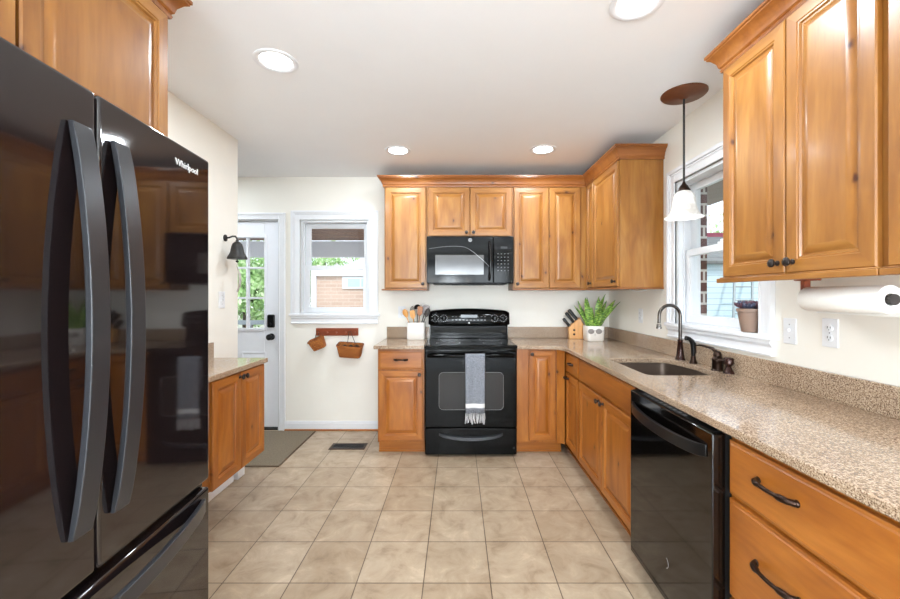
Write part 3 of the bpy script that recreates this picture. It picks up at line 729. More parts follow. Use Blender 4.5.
# ------------------------------------------------------------ refrigerator (local x from near to far, front -y)
def fridge():
    root = thing('refrigerator', 'tall glossy black french-door refrigerator with bowed handles, left foreground', 'refrigerator', (-0.772, 0.438, 0), R(93.86))
    H = 1.782; W_ = 0.912
    m = MB(); m.box(0.004, W_ - 0.004, 0.075, 0.75, 0.03, 1.765); m.build('cabinet_body', 'black_matte', root, bevel=0.004)
    m = MB(); m.box(0.02, W_ - 0.02, 0.06, 0.10, 0.001, 0.075); m.build('toe_grille', 'black_matte', root)
    def panel(nm, x0, x1, z0, z1):
        m = MB(); m.box(x0, x1, 0.0, 0.070, z0, z1); return m.build(nm, 'black_steel', root, bevel=0.009, seg=4)
    d1 = panel('door', 0.001, 0.4535, 0.715, H); d2 = panel('door', 0.4595, W_ - 0.001, 0.715, H)
    d3 = panel('freezer_drawer', 0.001, W_ - 0.001, 0.085, 0.690)
    m = MB(); m.box(0.006, W_ - 0.006, 0.02, 0.07, 0.692, 0.713); m.build('drawer_gap_trim', 'black_gloss', root, bevel=0.002)
    def bow(par, x0, x1, z0, z1, horiz=False, out=0.038, n=22):
        vs = []; fs = []
        for i in range(n + 1):
            t = i / n; s = math.sin(PI * t) ** 0.75 if 0 < t < 1 else 0.0
            yo = -0.012 - out * s; yi = -0.001 if (i in (0, n)) else min(-0.001, yo + 0.014)
            if horiz:
                x = x0 + (x1 - x0) * t; vs += [(x, yo, z0 - 0.0 * s), (x, yo, z1), (x, yi, z1), (x, yi, z0)]
            else:
                z = z0 + (z1 - z0) * t; vs += [(x0, yo, z), (x1, yo, z), (x1, yi, z), (x0, yi, z)]
        for i in range(n):
            for k in range(4):
                a = i * 4 + k; b = i * 4 + (k + 1) % 4; fs.append((a, b, b + 4, a + 4))
        fs += [(0, 1, 2, 3), (n * 4 + 3, n * 4 + 2, n * 4 + 1, n * 4)]
        m = MB(); m.add(vs, fs); return m.build('handle', 'black_handle', par, bevel=0.0018, smooth=25)
    bow(d1, 0.380, 0.428, 0.825, 1.69); bow(d2, 0.489, 0.536, 0.825, 1.69)
    bow(d3, 0.045, W_ - 0.045, 0.625, 0.668, horiz=True, out=0.050)
    for hx in (0.02, W_ - 0.09):
        m = MB(); m.box(hx, hx + 0.07, 0.072, 0.12, 1.7655, 1.79); m.build('hinge_cover', 'black_matte', root, bevel=0.004)
    text_mesh('badge', 'Whirlpool', 0.027, 'mark_white', d2, (0.785, -0.0012, 1.722), (R(90), 0, 0), 0.0008)
fridge()

# ------------------------------------------------------------ range
def stove():
    x0, x1 = -0.266, 0.494; yf = 3.285; w = x1 - x0
    root = thing('range', 'black electric range with glass door and curved control panel between the base cabinets', 'stove', (x0, yf, 0))
    m = MB(); m.box(0.002, w - 0.002, 0.045, 0.645, 0.012, 0.895); m.build('body', 'range_black', root, bevel=0.002)
    for fx in (0.05, w - 0.05):
        for fy in (0.09, 0.58):
            m = MB(); m.lathe([(0.018, 0.0005), (0.018, 0.012)], (fx, fy, 0), 12); m.build('foot', 'black_matte', root)
    # cooktop
    m = MB(); m.box(0.0, w, 0.0, 0.60, 0.896, 0.920); ck = m.build('cooktop', 'range_black', root, bevel=0.006, seg=3)
    for cx, cy, r in ((0.19, 0.17, 0.105), (0.57, 0.17, 0.085), (0.19, 0.44, 0.08), (0.57, 0.44, 0.10)):
        m = MB(); prof = [(r, 0.9202), (r, 0.9206), (r - 0.003, 0.9206), (r - 0.003, 0.9202)]; m.lathe(prof, (cx, cy, 0), 40, caps=False)
        m.build('burner_ring', 'mark_gray', ck)
    # oven door
    m = MB(); m.box(0.003, w - 0.003, 0.0, 0.044, 0.247, 0.872); d = m.build('oven_door', 'range_black', root, bevel=0.006, seg=3)
    pts = []
    wx0, wx1, wz0, wz1, r = 0.118, w - 0.112, 0.392, 0.685, 0.035
    for (cx, cz, a) in ((wx1 - r, wz1 - r, 0), (wx0 + r, wz1 - r, 90), (wx0 + r, wz0 + r, 180), (wx1 - r, wz0 + r, 270)):
        for k in range(7): t = R(a + 15 * k); pts.append((cx + r * math.cos(t), cz + r * math.sin(t)))
    # slightly arched top edge
    pts = [(a, b + (0.02 * math.cos((a - w / 2) / (w / 2) * 1.3) if b > 0.6 else 0)) for a, b in pts]
    m = MB(); m.prism(pts, -0.0022, 0.004, axis='y'); m.build('door_window', 'oven_glass', d, smooth=0)
    P = [(a, -0.0022, b) for a, b in pts]; m = MB(); m.tube(P + [P[0]], 0.0012, 6, caps=False); m.build('window_trim', 'mark_gray', d)
    m = MB(); m.tube([(0.03, -0.001, 0.835), (0.035, -0.034, 0.838), (0.07, -0.048, 0.840), (w / 2, -0.052, 0.842), (w - 0.07, -0.048, 0.840), (w - 0.035, -0.034, 0.838), (w - 0.03, -0.001, 0.835)], [0.013, 0.013, 0.012, 0.012, 0.012, 0.013, 0.013], 14, flat=1.15)
    m.build('handle', 'range_black', d)
    # drawer
    m = MB(); m.box(0.003, w - 0.003, 0.004, 0.044, 0.022, 0.238); dr = m.build('storage_drawer', 'range_black', root, bevel=0.005, seg=3)
    vs = []; fs = []; n = 20
    for i in range(n + 1):
        t = i / n; s = math.sin(PI * t) ** 0.6 if 0 < t < 1 else 0
        x = 0.118 + (w - 0.236) * t; zc = 0.182 - 0.030 * s
        vs += [(x, 0.006, zc + 0.020), (x, -0.004 - 0.016 * s, zc + 0.014), (x, -0.004 - 0.018 * s, zc - 0.010 * s), (x, 0.006, zc - 0.014 * s - 0.002)]
    for i in range(n):
        for k in range(4): a = i * 4 + k; b = i * 4 + (k + 1) % 4; fs.append((a, b, b + 4, a + 4))
    fs += [(0, 1, 2, 3), (n * 4 + 3, n * 4 + 2, n * 4 + 1, n * 4)]
    m = MB(); m.add(vs, fs); m.build('handle', 'black_handle', dr)
    # back guard: vertical riser + swollen curved control panel
    m = MB(); m.box(0.010, w - 0.010, 0.545, 0.655, 0.9205, 1.052); m.box(0.010, w - 0.010, 0.532, 0.545, 0.9205, 0.955); m.build('backguard', 'range_black', root, bevel=0.005)
    n = 24; vs = []; fs = []
    for i in range(n + 1):
        t = i / n; x = -0.006 + (w + 0.012) * t; c = math.sin(PI * t)
        e = min(1.0, (math.sin(PI * t) / 0.16)) ** 0.5 if 0 < t < 1 else 0.0
        top = 1.168 + 0.014 * e + 0.022 * c; bot = 1.056 - 0.012 * e - 0.004 * c; yfr = 0.520 - 0.030 * e - 0.012 * c
        vs += [(x, yfr + 0.006, bot), (x, yfr, bot + 0.012), (x, yfr + 0.020, top - 0.012), (x, yfr + 0.032, top), (x, 0.655, top), (x, 0.655, bot)]
    for i in range(n):
        for k in range(6): a = i * 6 + k; b = i * 6 + (k + 1) % 6; fs.append((a, b, b + 6, a + 6))
    fs += [tuple(range(6)), tuple(n * 6 + k for k in range(6))[::-1]]
    m = MB(); m.add(vs, fs); cp = m.build('control_panel', 'range_black', root, smooth=45)
    def yp(x, z):
        t = (x + 0.006) / (w + 0.012); c = math.sin(PI * t); e = min(1, c / 0.16) ** 0.5
        top = 1.168 + 0.014 * e + 0.022 * c; bot = 1.056 - 0.012 * e - 0.004 * c; yfr = 0.520 - 0.030 * e - 0.012 * c
        return yfr + 0.020 * (z - bot - 0.012) / (top - bot - 0.024)
    for kx in (0.058, 0.142, 0.622, 0.702):
        kz = 1.115; y = yp(kx, kz)
        m = MB(); m.lathe([(0.026, 0), (0.025, 0.006), (0.020, 0.012), (0.019, 0.022), (0.012, 0.025)], (kx, y, kz), 24, axis='y'); m.box(kx - 0.0045, kx + 0.0045, y - 0.032, y - 0.022, kz - 0.018, kz + 0.018)
        kb = m.build('burner_knob', 'range_black', cp)
        m = MB()
        for q in range(11):
            t = R(-60 + 30 * q); m.box(-0.0014, 0.0014, -0.0012, 0.0030, -0.0035, 0.0035, xf=Matrix.Translation((kx + 0.032 * math.sin(t), yp(kx + 0.032 * math.sin(t), kz + 0.032 * math.cos(t)) - 0.0006, kz + 0.032 * math.cos(t))) @ Matrix.Rotation(t, 4, 'Y'))
        m.build('dial_marks', 'mark_white', kb, smooth=0)
    m = MB(); zz = 1.135; m.box(0.30, 0.46, yp(0.38, zz) - 0.002, yp(0.38, zz) + 0.01, 1.118, 1.150); m.build('clock_display', 'display_dark', cp, bevel=0.002)
    for q in range(10):
        m = MB()
        bx = 0.225 + q * 0.034
        m.box(bx - 0.009, bx + 0.009, yp(bx, 1.098) - 0.0012, yp(bx, 1.098) + 0.002, 1.096, 1.101)
        m.build('button', 'mark_gray', cp, smooth=0)
        if q < 3 or q > 6: m = MB(); m.box(bx - 0.007, bx + 0.007, yp(bx, 1.13) - 0.0012, yp(bx, 1.13) + 0.002, 1.128, 1.1315); m.build('button', 'mark_gray', cp, smooth=0)
    m = MB(); m.lathe([(0.008, 0), (0.008, 0.0018), (0.006, 0.002)], (w / 2, yp(w / 2, 1.072) - 0.0, 1.072), 20, axis='y'); m.build('badge', 'mark_white', cp)
stove()

# microwave
def microwave():
    x0 = -0.268; w = 0.770; yf = 3.548; z0, z1 = 1.436, 1.856
    root = thing('microwave', 'black over-the-range microwave under the short wall cabinet', 'microwave', (x0, yf, 0))
    m = MB(); m.box(0, w, 0.03, YB - yf - 0.002, z0, z1); m.build('body', 'range_black', root, bevel=0.002)
    m = MB(); m.box(0.0, w * 0.765, 0.0, 0.029, z0 + 0.004, z1 - 0.001); d = m.build('door', 'range_black', root, bevel=0.005, seg=3)
    m = MB(); m.box(w * 0.765 + 0.003, w, 0.0, 0.029, z0 + 0.004, z1 - 0.001); cp = m.build('control_panel', 'range_black', root, bevel=0.005, seg=3)
    m = MB(); m.box(0.075, 0.505, -0.001, 0.003, 1.515, 1.690); m.build('door_window', 'microwave_glass', d, bevel=0.0008)
    # arched sweep trim over the window
    P = []
    for k in range(25):
        t = k / 24; P.append((0.02 + 0.545 * t, -0.0012, 1.745 + 0.022 * math.sin(PI * min(1, t * 1.25)) - 0.17 * max(0, t - 0.55) ** 1.6 / 0.45 ** 1.6 * 1.0))
    m = MB(); m.tube(P, 0.0015, 6); m.build('door_trim', 'mark_gray', d)
    m = MB(); m.tube([(0.553, 0.0, 1.80), (0.556, -0.030, 1.785), (0.560, -0.040, 1.72), (0.562, -0.042, 1.64), (0.560, -0.040, 1.56), (0.556, -0.030, 1.49), (0.553, 0.0, 1.475)], [0.012, 0.011, 0.010, 0.010, 0.010, 0.011, 0.012], 12, flat=1.3)
    m.build('handle', 'black_gloss', d)
    for r in range(6):
        for c in range(4):
            cx = 0.632 + c * 0.030; cz = 1.70 - r * 0.030
            m = MB(); m.box(cx - 0.005, cx + 0.005, -0.0008, 0.002, cz - 0.003, cz + 0.003); m.build('button', 'mark_dim', cp, smooth=0)
    m = MB(); m.box(0.655, 0.715, -0.0008, 0.002, 1.745, 1.766); m.build('display', 'display_dark', cp, smooth=0)
    m = MB(); m.lathe([(0.017, 0), (0.017, 0.002), (0.0145, 0.0022), (0.0145, 0.001)], (w / 2, 0, 1.822), 28, axis='y'); b = m.build('badge', 'mark_gray', d)
    text_mesh('badge_letters', 'GE', 0.017, 'black_gloss', b, (w / 2, -0.0026, 1.822), (R(90), 0, 0), 0.0003)
    m = MB(); m.box(0.05, w - 0.05, 0.06, 0.34, z0 - 0.006, z0 - 0.0005); m.box(0.22, w - 0.26, 0.03, 0.10, z0 - 0.014, z0 - 0.0005); m.build('vent_grille', 'black_matte', root, bevel=0.003)
microwave()

# dishwasher
def dishwasher():
    root = thing('dishwasher', 'glossy black built-in dishwasher with bar handle under the granite worktop', 'dishwasher', (0.85, 1.960, 0), R(-90))
    w = 0.628; r_in = XR - 0.85 - 0.03
    m = MB(); m.box(0.004, w - 0.002, 0.046, r_in, 0.10, 0.875); m.build('tub', 'black_matte', root)
    m = MB(); m.box(0.004, w - 0.004, 0.10, 0.12, 0.001, 0.099); m.build('toe_kick', 'black_matte', root)
    m = MB(); m.box(0.0, w, 0.0, 0.045, 0.085, 0.868); d = m.build('door', 'dishwasher_black', root, bevel=0.004, seg=3)
    m = MB(); m.box(0.012, w - 0.012, 0.006, 0.040, 0.8685, 0.8735); c = m.build('control_strip', 'black_satin', root)
    for q in range(10):
        m = MB(); m.box(0.10 + q * 0.036, 0.118 + q * 0.036, 0.014, 0.026, 0.8736, 0.8742); m.build('button', 'mark_gray', c, smooth=0)
    n = 18; vs = []; fs = []
    for i in range(n + 1):
        t = i / n; s = math.sin(PI * t) ** 0.5 if 0 < t < 1 else 0
        x = 0.03 + (w - 0.06) * t; zc = 0.800 - 0.012 * s
        vs += [(x, -0.004 - 0.040 * s, zc - 0.020), (x, -0.004 - 0.040 * s, zc + 0.022), (x, min(-0.0005, 0.012 - 0.040 * s), zc + 0.022), (x, min(-0.0005, 0.012 - 0.040 * s), zc - 0.020)]
    for i in range(n):
        for k in range(4): a = i * 4 + k; b = i * 4 + (k + 1) % 4; fs.append((a, b, b + 4, a + 4))
    fs += [(0, 1, 2, 3), (n * 4 + 3, n * 4 + 2, n * 4 + 1, n * 4)]
    m = MB(); m.add(vs, fs); m.build('handle', 'black_satin', d, bevel=0.003, smooth=30)
    m = MB(); m.tube([(0.33 + 0.022 * math.cos(R(a)), -0.0008, 0.245 + 0.022 * math.sin(R(a))) for a in range(-70, 71, 14)], 0.0008, 6); m.build('badge', 'mark_gray', d)
dishwasher()

# dish towel over the oven handle
def towel():
    cx = 0.146; w = 0.158; hy = 3.285 - 0.052; hz = 0.842
    root = thing('dish_towel', 'grey dish towel with white stripe and fringe hanging on the oven handle', 'towel', (cx, hy, 0))
    m = MB(); nx = 16; prof = []
    prof += [(0.020, 0.60), (0.019, 0.72), (0.0155, hz)]
    for k in range(1, 8): a = PI * k / 8; prof.append((0.0155 * math.cos(a), hz + 0.0155 * math.sin(a) + 0.001))
    prof += [(-0.0155, hz), (-0.018, 0.75), (-0.020, 0.62), (-0.022, 0.50), (-0.022, 0.44), (-0.022, 0.385)]
    vs = []; fs = []
    for (y, z) in prof:
        for i in range(nx + 1):
            t = i / nx; drop = max(0, hz - z)
            xx = (t - 0.5) * w * (1 - 0.07 * drop) ; wv = 0.006 * math.sin(t * PI * 3 + 0.6) * min(1, drop * 5)
            vs.append((xx, y - (wv if y < 0 else -wv * 0.4) - (0.003 if y < 0 else 0), z))
    q = nx + 1
    for j in range(len(prof) - 1):
        for i in range(nx): a = j * q + i; fs.append((a, a + 1, a + 1 + q, a + q))
    m.add(vs, fs); o = m.build('cloth', 'towel_cloth', root, fix=False)
    md = o.modifiers.new('thick', 'SOLIDIFY'); md.thickness = 0.004; md.offset = 0
    m = MB()
    for i in range(17):
        x = (i / 16 - 0.5) * (w * 0.95); z = 0.386
        m.tube([(x, -0.026, z), (x + random.uniform(-.004, .004), -0.027, z - 0.04), (x + random.uniform(-.008, .008), -0.026, z - 0.075 - random.uniform(0, .015))], [0.0022, 0.0028, 0.0020], 6)
    m.build('fringe', 'mark_white', root)
towel()

# ------------------------------------------------------------ things on the worktops
def crock():
    cx, cy = -0.386, 3.815; hw = 0.083; h = 0.163
    root = thing('utensil_crock', 'white square ceramic crock of cooking utensils, left of the range', 'crock', (cx, cy, CZ1 + 0.0006))
    def rr(hw_, r, z):
        out = []
        for (sx, sy, a) in ((1, 1, 0), (-1, 1, 90), (-1, -1, 180), (1, -1, 270)):
            for k in range(6): t = R(a + 18 * k); out.append((sx * (hw_ - r) + r * math.cos(t), sy * (hw_ - r) + r * math.sin(t), z))
        return out
    rows = [rr(hw - 0.006, 0.02, 0), rr(hw, 0.022, 0.008), rr(hw, 0.022, h - 0.004), rr(hw - 0.003, 0.02, h), rr(hw - 0.008, 0.016, h - 0.003), rr(hw - 0.009, 0.016, 0.012)]
    n = 24; vs = [q for r in rows for q in r]; fs = []
    for j in range(5):
        for k in range(n): fs.append((j * n + k, j * n + (k + 1) % n, (j + 1) * n + (k + 1) % n, (j + 1) * n + k))
    fs += [tuple(range(n))[::-1], tuple(5 * n + k for k in range(n))]
    m = MB(); m.add(vs, fs); m.build('jar', 'ceramic', root)
    base = Vector((cx, cy, CZ1))
    def utensil(name, label, dx, dy, tx, ty, L, head, mat):
        o = thing(name, label, name.replace('_', ' '), (cx + dx, cy + dy, CZ1 + 0.016))
        d = Vector((tx, ty, 1)).normalized(); q = Vector((0, 0, 1)).rotation_difference(d); o.rotation_mode = 'QUATERNION'; o.rotation_quaternion = q
        m = MB(); m.tube([(0, 0, 0), (0, 0, L * 0.75)], 0.0045, 8); m.build('handle', mat[0], o)
        m = MB()
        if head == 'spoon': m.lathe([(0.004, L * 0.70), (0.016, L * 0.76), (0.026, L * 0.85), (0.024, L * 0.93), (0.010, L * 0.99), (0.002, L)], (0, 0, 0), 18, sy=0.30)
        elif head == 'spatula': m.prism([(-0.012, L * 0.70), (0.012, L * 0.70), (0.034, L * 0.80), (0.036, L), (-0.036, L), (-0.034, L * 0.80)], -0.002, 0.002, axis='y')
        elif head == 'whisk':
            for k in range(5):
                a = PI * k / 5
                m.tube([(0.026 * math.sin(PI * s / 10) * math.cos(a) * (1 if s <= 10 else -1), 0.026 * math.sin(PI * s / 10) * math.sin(a) * (1 if s <= 10 else -1), L * (0.72 + 0.28 * (1 - abs(s - 5) / 5) ** 0.8)) for s in range(0, 11)], 0.0013, 6)
                m.tube([(-0.026 * math.sin(PI * s / 10) * math.cos(a), -0.026 * math.sin(PI * s / 10) * math.sin(a), L * (0.72 + 0.28 * s / 10)) for s in range(0, 11)], 0.0013, 6)
        elif head == 'ladle': m.lathe([(0.030, L * 0.86), (0.034, L * 0.90), (0.030, L * 0.96), (0.018, L), (0.004, L + 0.004)], (0, -0.012, 0), 20, sy=0.8)
        else: m.prism([(-0.010, L * 0.70), (0.010, L * 0.70), (0.024, L * 0.78), (0.024, L * 0.98), (0.015, L), (-0.015, L), (-0.024, L * 0.98), (-0.024, L * 0.78)], -0.004, 0.004, axis='y')
        m.build('head', mat[1], o)
    U = 'light_wood'
    utensil('wooden_spoon', 'pale wooden spoon leaning furthest left in the white crock', -0.02, -0.03, -0.33, -0.15, 0.29, 'spoon', (U, U))
    utensil('wooden_spatula', 'pale wooden spatula leaning left in the front of the white crock', 0.0, -0.04, -0.14, -0.10, 0.265, 'paddle', (U, U))
    utensil('whisk', 'metal whisk in the middle of the white crock', -0.01, 0.02, -0.12, 0.05, 0.30, 'whisk', ('nickel', 'nickel'))
    utensil('ladle', 'black ladle upright in the middle of the white crock', 0.0, 0.03, 0.02, 0.04, 0.31, 'ladle', ('black_satin', 'black_satin'))
    utensil('wooden_spoon', 'brown wooden spoon standing upright in the white crock', 0.01, -0.02, 0.10, -0.06, 0.30, 'paddle', ('base_wood_v', 'base_wood_v'))
    utensil('turner', 'metal turner leaning right at the back of the white crock', 0.01, 0.02, 0.27, 0.05, 0.32, 'spatula', ('black_satin', 'pewter'))
    utensil('spatula', 'dark spatula leaning furthest right over the rim of the white crock', 0.01, -0.02, 0.40, -0.05, 0.30, 'spoon', ('cardboard', 'cardboard'))
crock()

def knife_block():
    cx, cy = 1.160, 3.860
    root = thing('knife_block', 'light wooden knife block in the corner beside the potted plant', 'knife block', (cx, cy, CZ1 + 0.0006), R(-8))
    m = MB()
    m.prism([(-0.085, 0.0), (0.075, 0.0), (0.085, 0.07), (0.020, 0.205), (-0.045, 0.150), (-0.085, 0.110)], -0.045, 0.045, axis='y')
    m.build('block', 'light_wood', root, bevel=0.003)
    m = MB()
    for z in (0.045, 0.085): m.lathe([(0.011, 0), (0.011, 0.001)], (-0.035, -0.045, z), 16, axis='y')
    m.build('slot_marks', 'soil', root)
    spots = [(-0.072, -0.02, 0.118, 0.10, 0.012), (-0.072, 0.022, 0.118, 0.09, 0.011), (-0.030, -0.022, 0.150, 0.13, 0.013), (-0.028, 0.022, 0.155, 0.12, 0.013), (-0.002, -0.018, 0.178, 0.13, 0.014), (0.002, 0.022, 0.185, 0.11, 0.012)]
    labs = ['short black-handled knife lowest at the left front of the block', 'short black-handled knife low at the left back of the block', 'black-handled knife in the front middle of the block', 'black-handled knife in the back middle of the block',
            'long black-handled knife topmost at the front of the block', 'black-handled knife topmost at the back of the block']
    rz = Matrix.Rotation(R(-8), 4, 'Z')
    for (x, y, z, L, r), lb in zip(spots, labs):
        p = rz @ Vector((x, y, z)); o = thing('knife', lb, 'knife', (cx + p.x, cy + p.y, CZ1 + p.z), R(-8), 'knives in the wooden block')
        d = Vector((-0.62, 0, 0.78))
        m = MB(); m.tube([d * -0.010, d * 0.008, d * (L * 0.5), d * (L - 0.012), d * L], [0.008, 0.0085, r * 0.65, r * 0.8, r * 0.5], 10, flat=1.6); m.build('handle', 'black_satin', o)
        m = MB(); m.tube([d * 0.000, d * 0.010], 0.0098, 10, flat=1.5); m.build('bolster', 'nickel', o)
knife_block()

def snake_plant():
    cx, cy = 1.262, 3.700
    root = thing('potted_snake_plant', 'snake plant in square white pot with drawn grey glasses, in the worktop corner', 'plant', (cx, cy, CZ1 + 0.0006))
    hw = 0.080; h = 0.138
    def rr(hw_, r, z):
        out = []
        for (sx, sy, a) in ((1, 1, 0), (-1, 1, 90), (-1, -1, 180), (1, -1, 270)):
            for k in range(6): t = R(a + 18 * k); out.append((sx * (hw_ - r) + r * math.cos(t), sy * (hw_ - r) + r * math.sin(t), z))
        return out
    rows = [rr(hw - 0.010, 0.02, 0), rr(hw - 0.003, 0.022, 0.010), rr(hw, 0.022, h - 0.004), rr(hw - 0.003, 0.02, h), rr(hw - 0.009, 0.016, h - 0.003), rr(hw - 0.010, 0.016, h - 0.02)]
    n = 24; vs = [q for r in rows for q in r]; fs = []
    for j in range(5):
        for k in range(n): fs.append((j * n + k, j * n + (k + 1) % n, (j + 1) * n + (k + 1) % n, (j + 1) * n + k))
    fs += [tuple(range(n))[::-1]]
    m = MB(); m.add(vs, fs); pot = m.build('pot', 'ceramic', root)
    m = MB(); m.add([q for q in rr(hw - 0.0095, 0.016, h - 0.018)], [tuple(range(24))]); m.build('soil', 'soil', root)
    m = MB()
    for ex in (-0.048, 0.022):
        m.lathe([(0.0285, 0), (0.0285, 0.0022), (0.026, 0.003)], (ex, -hw + 0.0005, 0.090), 24, axis='y', sx=1.0, sy=0.82)
    m.tube([(-0.022, -hw - 0.001, 0.096), (-0.013, -hw - 0.0015, 0.099), (-0.005, -hw - 0.001, 0.096)], 0.002, 6)
    m.tube([(0.050, -hw - 0.001, 0.094), (0.074, -hw - 0.001, 0.096)], 0.0018, 6)
    m.build('drawn_glasses', 'ceramic_gray', pot)
    m = MB(); m.tube([(-0.020, -hw, 0.055), (-0.013, -hw - .001, 0.060), (-0.006, -hw, 0.055)], 0.0016, 6); m.tube([(-0.013, -hw - .001, 0.060), (-0.013, -hw - .001, 0.072)], 0.0014, 6); m.build('drawn_mouth', 'ceramic_gray', pot)
    m = MB(); rnd = random.Random(3)
    leaves = [(-0.030, -0.02, -0.20, -0.05, 0.285, 0.040), (0.030, -0.02, 0.02, -0.10, 0.29, 0.040), (0.045, 0.0, 0.55, -0.1, 0.27, 0.040), (0.02, 0.03, 0.36, 0.1, 0.32, 0.024), (0.04, -0.03, 0.78, 0.0, 0.26, 0.020),
              (-0.01, 0.03, -0.10, 0.15, 0.29, 0.020), (-0.045, 0.0, -0.62, 0.05, 0.22, 0.016), (-0.02, -0.045, -0.12, -0.25, 0.19, 0.034), (0.0, -0.05, 0.10, -0.3, 0.17, 0.032), (0.045, 0.03, 0.42, 0.2, 0.26, 0.026), (-0.04, 0.03, -0.30, 0.2, 0.25, 0.030), (0.02, -0.05, 0.30, -0.3, 0.18, 0.030)]
    for (bx, by, tx, ty, L, wd_) in leaves:
        n = 12; vs = []; fs = []; tw = rnd.uniform(-0.5, 0.5)
        for i in range(n + 1):
            t = i / n; wv = wd_ * (0.55 + 0.9 * t - 1.0 * t * t) * (1 - t ** 6) * 1.0 + 0.0008
            c = Vector((bx + tx * L * t * (0.75 + 0.25 * t), by + ty * L * t, h - 0.02 + L * t * (1 - 0.08 * abs(tx) * t)))
            a = Vector((math.cos(tw), math.sin(tw), 0)); b = Vector((-math.sin(tw), math.cos(tw), 0))
            wob = 0.004 * math.sin(t * 9 + bx * 60)
            vs += [c - a * wv + b * (0.008 + wob), c + b * 0.0015, c + a * wv + b * (0.008 - wob), c - b * 0.002]
        for i in range(n):
            for k in range(4): q = i * 4; p0, p1 = q + k, q + (k + 1) % 4; fs.append((p0, p1, p1 + 4, p0 + 4))
        fs += [(0, 1, 2, 3), (n * 4 + 3, n * 4 + 2, n * 4 + 1, n * 4)]
        m.add(vs, fs)
    m.build('leaves', 'snake_leaf', root)
snake_plant()

def succulent():
    root = thing('potted_succulent', 'small purple-blue succulent in a tapered taupe pot on the right window stool', 'plant', (1.500, 2.045, WRZ0 + 0.0235))
    m = MB(); m.lathe([(0.036, 0), (0.040, 0.004), (0.056, 0.102), (0.060, 0.104), (0.061, 0.120), (0.057, 0.120), (0.053, 0.100)], (0, 0, 0), 32)
    m.build('pot', 'taupe_pot', root)
    m = MB(); m.lathe([(0.002, 0.106), (0.053, 0.104)], (0, 0, 0), 20, caps=False); m.build('soil', 'soil', root)
    m = MB(); m.box(0.012, 0.030, -0.0565, -0.0545, 0.045, 0.075); m.build('plant_tag', 'paper', root)
    rnd = random.Random(5)
    m = MB()
    for (cx, cy, n0) in ((-0.02, -0.012, 9), (0.02, -0.02, 9), (0.0, 0.024, 10), (-0.03, 0.02, 8), (0.032, 0.012, 8)):
        for ring_, (cnt, L, tilt) in enumerate(((n0, 0.046, 0.95), (6, 0.042, 0.5), (4, 0.034, 0.15))):
            for k in range(cnt):
                a = 2 * PI * k / cnt + ring_ * 0.4; d = Vector((math.cos(a) * math.sin(tilt), math.sin(a) * math.sin(tilt), math.cos(tilt)))
                p = Vector((cx * 0.9, cy * 0.9, 0.120)); m.tube([p, p + d * L * 0.5, p + d * L * 0.85, p + d * L + Vector((0, 0, 0.004))], [0.004, 0.0090, 0.0072, 0.001], 8, mi=rnd.choice((0, 0, 1)))
    m.build('rosettes', ['succulent', 'succulent_blue'], root)
succulent()

def paper_towel():
    x, z = 1.285, 1.318; y0, y1 = 1.185, 1.462
    root = thing('paper_towel_holder', 'dark paper towel rod on a wooden bracket under the wall cabinet', 'holder', (x, 0, z))
    m = MB(); m.box(-0.012, 0.012, y1 + 0.004, y1 + 0.022, -0.02, 1.384 - z); m.build('bracket', 'rail_wood', root, bevel=0.002)
    m = MB(); m.box(-0.03, 0.03, y1 - 0.02, y1 + 0.03, 1.384 - z, 1.4035 - z); m.build('mount', 'rail_wood', root, bevel=0.002)
    m = MB(); m.tube([(0, y0 - 0.008, 0), (0, y1 + 0.004, 0)], 0.0125, 16); m.lathe([(0.0165, 0), (0.0165, 0.006)], (0, y0 - 0.006, 0), 20, axis='y'); m.build('rod', 'cardboard', root)
    m = MB(); n = 40
    prof = [(0.042, y0), (0.0430, y0 + 0.002), (0.0430, y1 - 0.002), (0.042, y1), (0.0185, y1), (0.0185, y0)]
    vs = []; fs = []
    for r, y in prof:
        for k in range(n): t = 2 * PI * k / n; vs.append((x + r * math.cos(t), y, z + r * math.sin(t)))
    for j in range(6):
        for k in range(n): j2 = (j + 1) % 6; fs.append((j * n + k, j * n + (k + 1) % n, j2 * n + (k + 1) % n, j2 * n + k))
    m.add(vs, fs)
    o = m.build('paper_towel_roll', 'paper'); tag(o, 'roll of white paper towels hanging under the right wall cabinet', 'paper towel')
    m = MB(); m.prism([(x + 0.0425, z + 0.006), (x + 0.0440, z + 0.006), (x + 0.040, z - 0.036), (x + 0.030, z - 0.052), (x + 0.0285, z - 0.052), (x + 0.0385, z - 0.036)], y0 + 0.001, y1 - 0.001, axis='y')
    s = m.build('loose_sheet', 'paper', o)
paper_towel()

